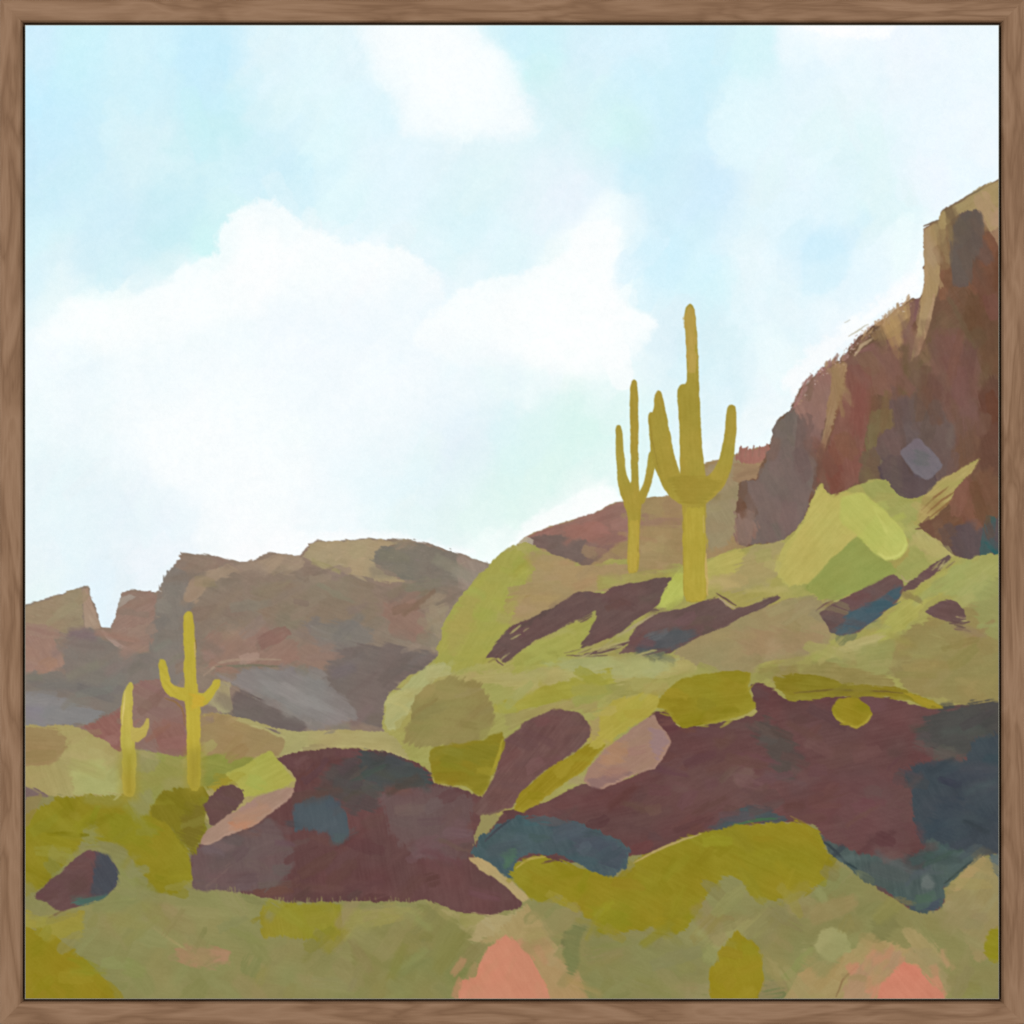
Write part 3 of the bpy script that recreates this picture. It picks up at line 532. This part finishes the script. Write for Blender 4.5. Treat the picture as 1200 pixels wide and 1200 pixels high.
P(None, (172, 140, 106), "982,1180 1000,1136 1026,1112 1056,1112 1064,1134 1032,1150 1022,1180", soft=3.5, rag=2, th=-50, st=4)
line(None, (142, 116, 78), "980,1168 988,1148 1004,1132", 1.3)
P('coral2', (205, 131, 106), "1024,1180 1033,1150 1060,1127 1074,1131 1090,1149 1108,1168 1104,1180", soft=3, rag=2.2, th=50, st=3, bl=6)
P('f_oval', (160, 156, 104), "954,1106 962,1091 976,1087 992,1095 995,1116 972,1128 958,1118", soft=2.5, rag=1.8, st=4)
P(None, (160, 144, 96), "1054,1090 1070,1086 1092,1104 1105,1120 1096,1140 1076,1126", soft=3, rag=2, th=50, st=5)
P(None, (124, 120, 74), "1020,1080 1046,1062 1052,1084 1040,1100 1024,1104", soft=6, op=.6)
P(None, (153, 137, 92), "1108,1040 1130,1022 1151,1002 1180,1008 1180,1092 1146,1132 1122,1082 1109,1062", soft=2.5, rag=2, th=-50, st=4)
P(None, (172, 148, 100), "1109,1040 1150,1003 1156,1008 1120,1048", soft=2, op=.7)
P('bush8', (143, 132, 34), "1180,1084 1156,1094 1151,1110 1160,1126 1180,1132", soft=3.5, rag=2)
P(None, (86, 102, 106), "1158,1002 1180,1002 1180,1044 1166,1024", soft=2.5, op=.85)

# ---------------------------------------------------------------- overlapping working strokes inside each painted area
ROOT = np.zeros(400, np.int32)
for k_, (n_, _a, p_, _l) in KEYS.items(): ROOT[n_] = oid(p_) if p_ else n_
G = ROOT[oid('ground')]; SKYR = oid('sky'); CL = oid('cliff'); RI = oid('ridge')
TONES = [(150, 146, 98), (132, 130, 78), (156, 140, 98), (144, 140, 80), (140, 132, 60), (162, 138, 104), (128, 128, 82), (150, 136, 90)]
for n in range(2600):
    x = rng.uniform(C0, C1); y = rng.uniform(215, C1)
    jx, jy = int((x - C0) / step), int((y - C0) / step)
    o_ = ROOT[OWN[jy, jx]]
    if o_ == SKYR: continue
    c = IMG[jy, jx] + rng.normal(0, 4.5) + rng.normal(0, 2.2, 3)
    op_ = rng.uniform(.3, .75); l, w = rng.uniform(7, 26), rng.uniform(3, 9)
    if o_ == G and c[2] > 70 and rng.random() < .4:
        c = c * .5 + np.array(TONES[rng.integers(len(TONES))]) * .5 - (2, 1, 2) + rng.normal(0, 2, 3); l *= 1.3; w *= 1.5
    if o_ == CL: l *= 1.5; w *= 1.3; a = rng.uniform(50, 110)
    elif o_ == G: a = rng.uniform(-70, 60)
    else: a = rng.uniform(-45, 30)
    ca, sa = math.cos(math.radians(a)), math.sin(math.radians(a))
    q = [(x + u * l * ca - v * w * sa, y + u * l * sa + v * w * ca) for u, v in ((-1, -.7), (0, -1), (1, -.6), (1.05, .6), (0, 1), (-1, .8))]
    P(None, c, q, soft=rng.choice([1.0, 1.6, 3, 5]), rag=1.4, th=a, st=6, bl=3, op=op_, k=1, bris=1.6, dry=rng.choice([0, .1, .3]), only=o_)
for n in range(420):                                    # dry bristle marks that drag one area's colour across its edge
    x = rng.uniform(40, 1160); y = rng.uniform(560, 1150)
    jx, jy = int((x - C0) / step), int((y - C0) / step)
    a = rng.uniform(-.9, .5); d_ = rng.uniform(4, 8)
    x2, y2 = x + d_ * math.cos(a + 1.57), y + d_ * math.sin(a + 1.57)
    o1 = OWN[jy, jx]; o2 = OWN[min(N, int((y2 - C0) / step)), min(N, int((x2 - C0) / step))]
    if o1 == o2 or ROOT[o1] == SKYR or ROOT[o2] == SKYR: continue
    c = IMG[jy, jx].copy()
    for t in range(3):
        ox, oy = x + (x2 - x) * rng.uniform(.2, .9), y + (y2 - y) * rng.uniform(.2, .9); l = rng.uniform(3, 10)
        line(None, c + rng.normal(0, 4), f"{ox - l * math.cos(a)},{oy - l * math.sin(a)} {ox},{oy} {ox + l * math.cos(a)},{oy + l * math.sin(a)}", rng.uniform(.6, 1.5), op=rng.uniform(.4, .9), st=6)

for n in range(60):                                     # broad dry strokes that leave the cliff's outline ragged
    x = rng.uniform(928, 1064); y = np.interp(x, [908, 932, 948, 962, 990, 1005, 1035, 1060, 1070], [495, 468, 445, 433, 417, 396, 375, 354, 348])
    c = [(158, 122, 114), (146, 108, 98), (150, 112, 104), (136, 104, 92), (172, 140, 104)][rng.integers(5) if x < 1010 else 4]
    a = rng.uniform(-1.0, -.5); l = rng.uniform(4, 10); o = rng.uniform(-1, 4)
    line(None, np.array(c) + rng.normal(0, 5), f"{x + o},{y + o} {x + o - l * .1 + 2},{y + o - 2} {x + o + l * math.cos(a) - 3},{y + o + l * math.sin(a) - 2}", rng.uniform(1.2, 2.6), op=rng.uniform(.5, .95), dry=.25, st=9, th=-40, bris=.8)
for n in range(46):                                     # pink and tan strokes round the coral clumps
    m = rng.random() < .5
    x, y = (rng.normal(600, 38), rng.uniform(1112, 1166)) if m else (rng.normal(1058, 34), rng.uniform(1120, 1166))
    c = [(186, 138, 104), (176, 142, 102), (196, 136, 106), (170, 146, 102)][rng.integers(4)]
    l, w, a = rng.uniform(6, 16), rng.uniform(3, 6), rng.uniform(30, 80) * (1 if x > (600 if m else 1060) else -1)
    ca, sa = math.cos(math.radians(a)), math.sin(math.radians(a))
    q = [(x + u * l * ca - v * w * sa, y + u * l * sa + v * w * ca) for u, v in ((-1, -.7), (0, -1), (1, -.6), (1.05, .6), (0, 1), (-1, .8))]
    P(None, c, q, soft=2.5, rag=1.4, th=a, st=5, bl=4, op=rng.uniform(.35, .8), k=1, bris=2)
P(None, (137, 131, 127), "276,790 300,784 340,786 372,796 404,818 420,840 392,850 352,838 318,818 286,806", soft=4, rag=2, th=26, st=8, bris=3, op=.75, only=RI)
P(None, (146, 140, 136), "300,796 336,800 378,822 396,838 360,830 322,814", soft=4, th=28, st=9, bris=3, dry=.2, op=.6, only=RI)
P(None, (113, 101, 96), "273,814 284,810 312,826 362,850 344,857 310,850 274,843", soft=2, rag=1.5, th=25, st=6, bris=2, op=.7, only=RI)
SD = np.array((106, 83, 78))
for bx, by, n_, sp, a0, l0 in ((590, 766, 9, 14, -.6, 9), (700, 762, 12, 22, -.35, 13), (760, 764, 8, 20, -.3, 9), (1104, 664, 9, 9, -.7, 9), (1124, 728, 8, 9, .12, 8), (604, 742, 6, 12, -.6, 8), (890, 706, 6, 14, -.35, 10), (976, 704, 6, 10, -.5, 8)):
    for q_ in range(n_):                                # dry bristle tails where the shadow strokes lift off
        x, y = bx + rng.normal(0, sp * .6), by + rng.normal(0, 3.2); a = a0 + rng.normal(0, .12); l = rng.uniform(.4, 1) * l0
        c = SD + rng.normal(0, 5) if rng.random() < .6 else np.array((166, 156, 104)) + rng.normal(0, 6)
        line(None, c, f"{x - l * math.cos(a)},{y - l * math.sin(a)} {x},{y} {x + l * math.cos(a)},{y + l * math.sin(a)}", rng.uniform(.6, 1.3), op=rng.uniform(.5, .95), dry=.12, st=8)
# ---------------------------------------------------------------- last crisp accents
P(None, (96, 80, 79), "1030,546 1042,532 1056,535 1068,556 1080,562 1094,555 1098,566 1088,578 1070,585 1048,581 1036,570", soft=1.6, rag=1.2, th=30, st=4, only=CL, op=.85, bris=.8)
P(None, (116, 106, 111), "1053,530 1075,512 1094,530 1105,546 1086,564 1070,553", soft=1.2, rag=.8, th=50, st=4, bris=.5, k=1, only=CL)
P(None, (104, 104, 102), "1072,526 1088,532 1088,546 1072,546", soft=6, op=.6, only=CL)
P(None, (182, 172, 95), "912,670 926,640 943,610 953,584 962,567 974,582 990,577 1012,578 1030,600 1012,622 990,642 970,662 950,682 926,687", soft=1.6, rag=1.4, th=-50, st=7, bris=1.2, op=.9, only=oid('slope'))
P(None, (181, 182, 96), "985,582 1011,577 1036,598 1060,624 1064,640 1055,653 1038,657 1020,644 1003,626 984,612", soft=2.2, rag=.8, th=45, st=5, bris=.6, op=.85)
P(None, (183, 184, 98), "1020,590 1036,598 1060,624 1064,640 1055,653 1038,657 1026,648 1040,630", soft=1.4, rag=.8, th=45, st=5, bris=.5, rim=(14, 2.0))
P(None, (147, 152, 80), "1005,627 1022,648 1044,662 1052,670 1010,690 980,704 960,701 944,688 974,656", soft=1.3, rag=.9, th=-30, st=4, bris=.5, op=.9)
P(None, (100, 88, 80), "1116,268 1126,254 1140,248 1151,250 1152,285 1143,300 1136,334 1116,334 1113,296", soft=3, rag=1.5, th=80, st=3, op=.7, only=CL)
P(None, (205, 131, 106), "1024,1180 1033,1152 1060,1127 1074,1131 1090,1149 1108,1168 1104,1180", soft=4, rag=2, th=50, st=4, bl=7, bris=2.5)
P(None, (203, 136, 108), "538,1180 541,1152 561,1143 569,1114 590,1098 606,1104 626,1130 638,1152 648,1180", soft=4, rag=2, th=60, st=4, bl=7, bris=2.5, op=.85)
P(None, (160, 156, 104), "954,1106 962,1091 976,1087 992,1095 995,1116 972,1128 958,1118", soft=3, rag=2, st=5, bris=2, op=.5)
P(None, (122, 125, 78), "660,1112 663,1094 674,1085 686,1088 680,1100 678,1130 670,1142 664,1134", soft=3, op=.7, bris=1)
P(None, (78, 87, 92), "345,944 362,936 386,931 402,950 410,972 404,986 396,988 384,976 366,972 348,970", soft=2.5, rag=1.6, th=80, st=5, bris=2, op=.6)
P(None, (74, 77, 83), "112,998 128,1003 137,1020 135,1040 118,1050 106,1046 111,1025", soft=3, rag=1.3, th=60, op=.8, bris=1.5)
P(None, (104, 112, 108), "1080,1028 1088,1024 1097,1036 1090,1043 1079,1040", soft=3, op=.6, bris=1)

# ---------------------------------------------------------------- cacti
CA = (165, 146, 60)
cac = dict(rag=.45, k=2, soft=.9, cut=.2)
P('cac2', CA, "738,456 740,447 743,444 747,448 748,470 748,540 749,575 752,590 750,612 749,640 749,671 735,673 736,640 736,606 731,592 730,580 738,570 740,560 739,530 738,490", th=88, st=5, **cac)
P('cac2_l', CA, "721,504 723,498 727,498 730,508 731,530 734,554 737,563 743,574 741,590 731,588 726,576 723,556 722,530", th=80, st=5, **cac)
P('cac2_r', CA, "767,528 767,552 761,574 755,590 748,593 746,582 755,566 758,546 760,532 764,526", th=-75, st=5, **cac)
P(None, (178, 156, 66), "737,612 748,610 748,671 736,672", soft=2, th=88, st=6)
P('cac1', CA, "802,372 803,361 808,355 813,359 815,372 817,396 819,432 820,470 822,512 825,546 830,578 827,592 826,640 828,690 828,704 801,707 800,650 800,592 796,580 797,540 796,500 794,470 794,456 798,450 805,450 805,430 804,400", th=88, st=5, **cac)
P('cac1_l', CA, "759,488 762,483 766,483 767,464 771,457 775,459 778,470 782,492 787,516 791,536 796,552 802,566 808,590 798,592 784,582 776,569 769,552 765,542 762,528 761,505", th=78, st=5, **cac)
P('cac1_r', CA, "851,482 853,475 858,474 863,477 863,502 861,530 858,546 853,561 848,571 838,581 826,592 818,584 820,562 832,557 839,546 845,532 848,514 850,496", th=-75, st=5, **cac)
P(None, (158, 140, 56), "782,560 800,556 832,560 846,566 826,590 800,590", soft=4, th=0, st=4)
P(None, (180, 156, 78), "803,364 808,358 813,364 816,400 817,436 806,436 804,400", soft=2, th=88, st=5)
P(None, (176, 157, 62), "801,596 826,594 827,704 802,705", soft=2, th=88, st=7)
line(None, (190, 164, 98), "827,648 828,670 829,698", 1.7); line(None, (186, 166, 90), "824,604 825,625", 1.5)
line(None, (146, 128, 52), "761,490 765,520 774,556", 1.1, op=.6)
CY = (184, 167, 62)
cac.update(rag=.8, bris=.5)
P('cac3', CY, "215,722 218,717 224,717 227,724 229,760 231,800 234,822 235,850 235,900 234,927 220,927 219,870 217,830 216,790 215,750", th=88, st=6, **cac)
P('cac3_l', CY, "185,779 188,772 192,773 197,785 200,799 207,805 218,806 219,822 207,820 197,815 190,805 187,793", th=50, st=7, **cac)
P('cac3_r', CY, "229,811 240,813 246,804 250,796 258,796 259,803 250,815 242,826 232,829", th=-40, st=7, **cac)
P(None, (196, 164, 56), "224,814 240,814 238,830 224,832", soft=3, op=.8)
P(None, (160, 144, 54), "220,880 235,876 235,926 221,926", soft=12, bris=.01, th=88, st=6)
line(None, (196, 166, 112), "228,752 229,770", 1.4); line(None, (120, 98, 54), "229,750 230,760", .9)
line(None, (140, 106, 60), "193,818 205,822 214,830 217,850", 1.1, op=.7)
P('cac4', (187, 172, 80), "144,814 149,803 153,799 156,802 156,820 155,845 155,852 158,872 159,892 160,934 143,934 144,900 142,870 141,845 142,826", th=85, st=7, **cac)
P('cac4_r', (184, 164, 84), "153,850 163,853 168,849 171,842 175,842 176,852 170,863 161,869 153,868", th=-20, st=7, **cac)
P(None, (158, 143, 50), "143,882 157,880 159,934 144,934", soft=12, bris=.01, th=88, st=6)
line(None, (206, 188, 112), "147,810 145,830 143,850", 1.1)

# ---------------------------------------------------------------- finish: canvas tooth, crisp edges
IMG += (blur(IMG, 1) - IMG) * .5
IMG += np.clip((IMG - blur(IMG, 2)) * .3, -18, 18)
IMG += (vn(gx / 1.6, gy / 1.6, 77) * 2.2 + vn(gx / 40, gy / 40, 70) * 1.5)[..., None]
IMG[:cut] += (vn(gx[:cut] / 3, gy[:cut] / 3, 61) * 2.4 + vn(gx[:cut] / 9, gy[:cut] / 7, 62) * 2.2)[..., None] * np.float32([1.3, .8, .6])
IMG = np.clip(IMG, 8, 254.6)
lin = IMG / 255.0
lin = np.where(lin <= .04045, lin / 12.92, ((lin + .055) / 1.055) ** 2.4) * GAIN
HGT = blur(HGT[..., None], 1)[..., 0]

# ================================================================ materials
def mat(name):
    m = bpy.data.materials.new(name); m.use_nodes = True
    nt = m.node_tree; b = nt.nodes['Principled BSDF']
    return m, nt, b
def node(nt, t, **kw):
    n = nt.nodes.new(t)
    for k, v in kw.items(): setattr(n, k, v)
    return n

def paint_material():
    m, nt, b = mat('acrylic_paint_on_canvas')
    at = node(nt, 'ShaderNodeAttribute', attribute_name='pigment')
    nt.links.new(at.outputs['Color'], b.inputs['Base Color'])
    b.inputs['Roughness'].default_value = .95; b.inputs['Specular IOR Level'].default_value = .02
    tc = node(nt, 'ShaderNodeTexCoord')
    w1 = node(nt, 'ShaderNodeTexWave', bands_direction='X'); w2 = node(nt, 'ShaderNodeTexWave', bands_direction='Z')
    for w in (w1, w2):
        w.inputs['Scale'].default_value = 260; w.inputs['Distortion'].default_value = 1.5; w.inputs['Detail'].default_value = 1
        nt.links.new(tc.outputs['Object'], w.inputs['Vector'])
    mx = node(nt, 'ShaderNodeMath', operation='ADD')
    nt.links.new(w1.outputs['Fac'], mx.inputs[0]); nt.links.new(w2.outputs['Fac'], mx.inputs[1])
    bp = node(nt, 'ShaderNodeBump'); bp.inputs['Strength'].default_value = .1; bp.inputs['Distance'].default_value = .0003
    nt.links.new(mx.outputs[0], bp.inputs['Height']); nt.links.new(bp.outputs['Normal'], b.inputs['Normal'])
    return m

def wood_material():
    m, nt, b = mat('walnut_veneer')
    tc = node(nt, 'ShaderNodeTexCoord'); oi = node(nt, 'ShaderNodeObjectInfo')
    sh = node(nt, 'ShaderNodeVectorMath', operation='ADD')
    cmb = node(nt, 'ShaderNodeCombineXYZ'); mul = node(nt, 'ShaderNodeMath', operation='MULTIPLY'); mul.inputs[1].default_value = 3.7
    nt.links.new(oi.outputs['Random'], mul.inputs[0]); nt.links.new(mul.outputs[0], cmb.inputs['X'])
    nt.links.new(tc.outputs['Object'], sh.inputs[0]); nt.links.new(cmb.outputs[0], sh.inputs[1])
    def mapped(sx, sy, sz):
        mp = node(nt, 'ShaderNodeMapping'); mp.inputs['Scale'].default_value = (sx, sy, sz)
        nt.links.new(sh.outputs[0], mp.inputs['Vector']); return mp
    fig = node(nt, 'ShaderNodeTexNoise'); fig.inputs['Scale'].default_value = 1; fig.inputs['Detail'].default_value = 3; fig.inputs['Distortion'].default_value = .6
    nt.links.new(mapped(9, 20, 58).outputs[0], fig.inputs['Vector'])
    rng_ = node(nt, 'ShaderNodeMath', operation='MULTIPLY'); rng_.inputs[1].default_value = 7.5
    nt.links.new(fig.outputs['Fac'], rng_.inputs[0])
    frac = node(nt, 'ShaderNodeMath', operation='PINGPONG'); frac.inputs[1].default_value = 1
    nt.links.new(rng_.outputs[0], frac.inputs[0])
    fine = node(nt, 'ShaderNodeTexNoise'); fine.inputs['Scale'].default_value = 1; fine.inputs['Detail'].default_value = 5; fine.inputs['Roughness'].default_value = .6
    nt.links.new(mapped(40, 300, 620).outputs[0], fine.inputs['Vector'])
    mix = node(nt, 'ShaderNodeMix'); mix.inputs[0].default_value = .55
    nt.links.new(frac.outputs[0], mix.inputs[2]); nt.links.new(fine.outputs['Fac'], mix.inputs[3])
    rp = node(nt, 'ShaderNodeValToRGB')
    e = rp.color_ramp.elements
    def s2l(c): return tuple(((v / 255 + .055) / 1.055) ** 2.4 for v in c) + (1,)
    e[0].position = .25; e[0].color = s2l((119, 88, 63)); e[1].position = .8; e[1].color = s2l((146, 114, 88))
    n = rp.color_ramp.elements.new(.5); n.color = s2l((134, 102, 76))
    nt.links.new(mix.outputs[0], rp.inputs['Fac']); nt.links.new(rp.outputs['Color'], b.inputs['Base Color'])
    b.inputs['Roughness'].default_value = .6; b.inputs['Specular IOR Level'].default_value = .2
    bp = node(nt, 'ShaderNodeBump'); bp.inputs['Strength'].default_value = .25; bp.inputs['Distance'].default_value = .0004
    nt.links.new(fine.outputs['Fac'], bp.inputs['Height']); nt.links.new(bp.outputs['Normal'], b.inputs['Normal'])
    return m

def plain_material(name, col, rough=.8, noise=0.06, scale=60):
    m, nt, b = mat(name)
    nz = node(nt, 'ShaderNodeTexNoise'); nz.inputs['Scale'].default_value = scale
    tc = node(nt, 'ShaderNodeTexCoord'); nt.links.new(tc.outputs['Object'], nz.inputs['Vector'])
    rp = node(nt, 'ShaderNodeValToRGB')
    rp.color_ramp.elements[0].color = tuple(c * (1 - noise) for c in col) + (1,); rp.color_ramp.elements[1].color = tuple(c * (1 + noise) for c in col) + (1,)
    nt.links.new(nz.outputs['Fac'], rp.inputs['Fac']); nt.links.new(rp.outputs['Color'], b.inputs['Base Color'])
    b.inputs['Roughness'].default_value = rough; b.inputs['Specular IOR Level'].default_value = .15
    return m

M_paint = paint_material(); M_wood = wood_material()
M_black = plain_material('matt_black_board', (.012, .011, .011), .9)
M_primed = plain_material('primed_canvas', (.34, .32, .26), .9)
M_wall = plain_material('white_plaster_wall', (.78, .77, .75), .9, .03, 30)

# ================================================================ objects
scn = bpy.context.scene
col = scn.collection
def link(o, parent=None):
    col.objects.link(o)
    if parent: o.parent = parent
    return o

root = link(bpy.data.objects.new('framed_painting', None))
root.location = (0, 0, CZ)
root['label'] = 'square desert painting with saguaro cacti and rocks in a walnut floater frame'
root['category'] = 'framed painting'

def bm_obj(name, bm, m, parent):
    me = bpy.data.meshes.new(name); bmesh.ops.recalc_face_normals(bm, faces=bm.faces[:]); bm.to_mesh(me); bm.free()
    me.materials.append(m)
    return link(bpy.data.objects.new(name, me), parent)

def rail_mesh():
    """a mitred moulding, local X along its length, local Z outward; profile from the outer face round the front to the inner face"""
    w = 26.3 * U; H = .4 + 1.1 * U; dep = 0.040
    prof = [(0, dep), (0, .0016), (.0006, .0005), (.0018, 0), (w * .55, .00012), (w - .0026, .0004), (w - .0011, .0010), (w, .0034), (w, dep)]
    bm = bmesh.new(); rings = []
    for s in (-1, 1):
        rings.append([bm.verts.new((s * (H - a), d, H - a)) for a, d in prof])
    n = len(prof)
    for i in range(n):
        bm.faces.new((rings[0][i], rings[0][(i + 1) % n], rings[1][(i + 1) % n], rings[1][i]))
    for r in rings: bm.faces.new(r)
    return bm
for ang in (0, 90, 180, 270):
    r = bm_obj('frame_rail', rail_mesh(), M_wood, root)
    r.location = (0, YF, 0); r.rotation_euler = (0, math.radians(ang), 0)
    for p in r.data.polygons: p.use_smooth = False

def box(bm, x0, x1, y0, y1, z0, z1):
    vs = [bm.verts.new((x, y, z)) for x in (x0, x1) for y in (y0, y1) for z in (z0, z1)]
    for f in ((0, 1, 3, 2), (4, 6, 7, 5), (0, 4, 5, 1), (2, 3, 7, 6), (0, 2, 6, 4), (1, 5, 7, 3)):
        bm.faces.new([vs[i] for i in f])
bm = bmesh.new(); hb = .4 - 24.2 * U
box(bm, -hb, hb, -.012, -.006, -hb, hb)
bm_obj('backing_board', bm, M_black, root)

yc = YF + REC
hc = (1200 - 2 * 29.0) / 2 * U * KC
bm = bmesh.new(); box(bm, -hc, hc, yc + .0004, -.0122, -hc, hc)
cv = bm_obj('canvas', bm, M_primed, root)
bv = cv.modifiers.new('bevel', 'BEVEL'); bv.width = .00025; bv.segments = 2

# the paint film, one mesh for each painted area and its sub-areas, lying on the canvas
own = OWN[:-1, :-1].copy()
own[:, int((252 - C0) / step):][own[:, int((252 - C0) / step):] == oid('plain')] = oid('pl_band')
cx = (ax - 600.0) * U * KC; cz = (600.0 - ax) * U * KC
HGT = np.clip(HGT, -.3, 1.2) * .00012
# pieces of one area that do not touch become areas of their own; crumbs join their neighbour
PIECE = dict(sky='sky_patch', ridge='rock_face', cliff='rock_face', slope='grass_bank', plain='pale_bank', ground='sage_patch', hill='hillside', mound='hillside')
def split_pieces():
    par = []
    def find(a):
        while par[a] != a:
            par[a] = par[par[a]]; a = par[a]
        return a
    rows, prev = [], []
    for j in range(N):
        row = own[j]; b = np.flatnonzero(np.diff(row)) + 1
        st = np.r_[0, b]; en = np.r_[b, N]; cur = []
        q = 0
        for a, e in zip(st.tolist(), en.tolist()):
            k = len(par); par.append(k); v = int(row[a])
            for (pa, pe, pv, pk) in prev:
                if pe <= a: continue
                if pa >= e: break
                if pv == v: par[find(k)] = find(pk)
            cur.append((a, e, v, k))
        rows.append(cur); prev = cur
    size, val = {}, {}
    for cur in rows:
        for a, e, v, k in cur:
            f = find(k); size[f] = size.get(f, 0) + e - a; val[f] = v
    best = {}
    for f, n in size.items():
        if n > best.get(val[f], (0, 0))[0]: best[val[f]] = (n, f)
    new = {}
    for f, n in size.items():
        v = val[f]
        if best[v][1] == f: continue
        if n < 420: new[f] = 0; continue
        key = ORDER[v - 1]; _, name, p_, _l = KEYS[key]
        nk = key + '_%d' % f
        reg(nk, name if p_ else PIECE.get(key, 'rock_face' if 'rock' in name else 'paint_patch'), p_ or key); new[f] = oid(nk)
    for j, cur in enumerate(rows):
        for idx, (a, e, v, k) in enumerate(cur):
            f = find(k)
            if f in new:
                own[j, a:e] = new[f] or (own[j, a - 1] if a > 0 else own[j - 1, a])
split_pieces()
flat_own = own.ravel()
jj, ii = np.divmod(np.arange(N * N, dtype=np.int64), N)
v00 = jj * (N + 1) + ii
Xg, Zg = np.meshgrid(cx, cz); Xg = Xg.ravel(); Zg = Zg.ravel(); Hg = HGT.ravel()
L4 = np.ones(((N + 1) * (N + 1), 4), np.float32); L4[:, :3] = lin.reshape(-1, 3)
made = {}
def sheet(key):
    i_, name, par, label = KEYS[key]
    cells = v00[flat_own == i_]
    if len(cells) < 12: return None
    quads = np.stack([cells, cells + N + 1, cells + N + 2, cells + 1], 1)
    used, inv = np.unique(quads.ravel(), return_inverse=True)
    me = bpy.data.meshes.new(name)
    co = np.stack([Xg[used], yc - .0001 - Hg[used], Zg[used]], 1).astype(np.float32)
    me.vertices.add(len(used)); me.vertices.foreach_set('co', co.ravel())
    me.loops.add(len(inv)); me.loops.foreach_set('vertex_index', inv.astype(np.int32))
    nq = len(cells)
    me.polygons.add(nq); me.polygons.foreach_set('loop_start', np.arange(0, nq * 4, 4, dtype=np.int32))
    a = me.color_attributes.new('pigment', 'FLOAT_COLOR', 'POINT'); a.data.foreach_set('color', L4[used].ravel())
    me.update(calc_edges=True)
    me.polygons.foreach_set('use_smooth', np.ones(nq, bool))
    me.materials.append(M_paint)
    o = link(bpy.data.objects.new(name, me), made[par] if par and made.get(par) else root)
    if label: o['label'] = label
    made[key] = o
    return o
for k_ in ORDER: sheet(k_)

# the wall it hangs on
bm = bmesh.new(); box(bm, -2.4, 2.4, 0.0, .1, 0, 3.0)
wall = bm_obj('wall', bm, M_wall, None); wall['kind'] = 'structure'

# ================================================================ light and camera
w = bpy.data.worlds.new('World'); scn.world = w; w.use_nodes = True
bg = w.node_tree.nodes['Background']; bg.inputs['Color'].default_value = (1, 1, 1, 1); bg.inputs['Strength'].default_value = .45
def softbox(x, y, z, size, power):
    l = bpy.data.lights.new('softbox', 'AREA'); l.shape = 'SQUARE'; l.size = size; l.energy = power
    o = link(bpy.data.objects.new('softbox', l)); o.location = (x, y, z)
    d = [-x, YF - y, CZ - z]
    o.rotation_euler = (math.atan2(math.hypot(d[0], d[1]), -d[2]), 0, math.atan2(d[0], -d[1]) + 0)
    from mathutils import Vector
    o.rotation_euler = Vector(d).to_track_quat('-Z', 'Y').to_euler()
for sx in (-1, 1):
    softbox(sx * 2.3, -2.7, CZ + .35, 1.4, 56)

cam = bpy.data.cameras.new('camera'); co = link(bpy.data.objects.new('camera', cam))
cam.sensor_width = 36; cam.lens = 36 * DC / .8; cam.clip_end = 50
co.location = (0, YF - DC, CZ); co.rotation_euler = (math.radians(90), 0, 0)
scn.camera = co
vs = scn.view_settings; vs.view_transform = 'Standard'; vs.look = 'None'; vs.exposure = 0; vs.gamma = 1; vs.use_curve_mapping = False
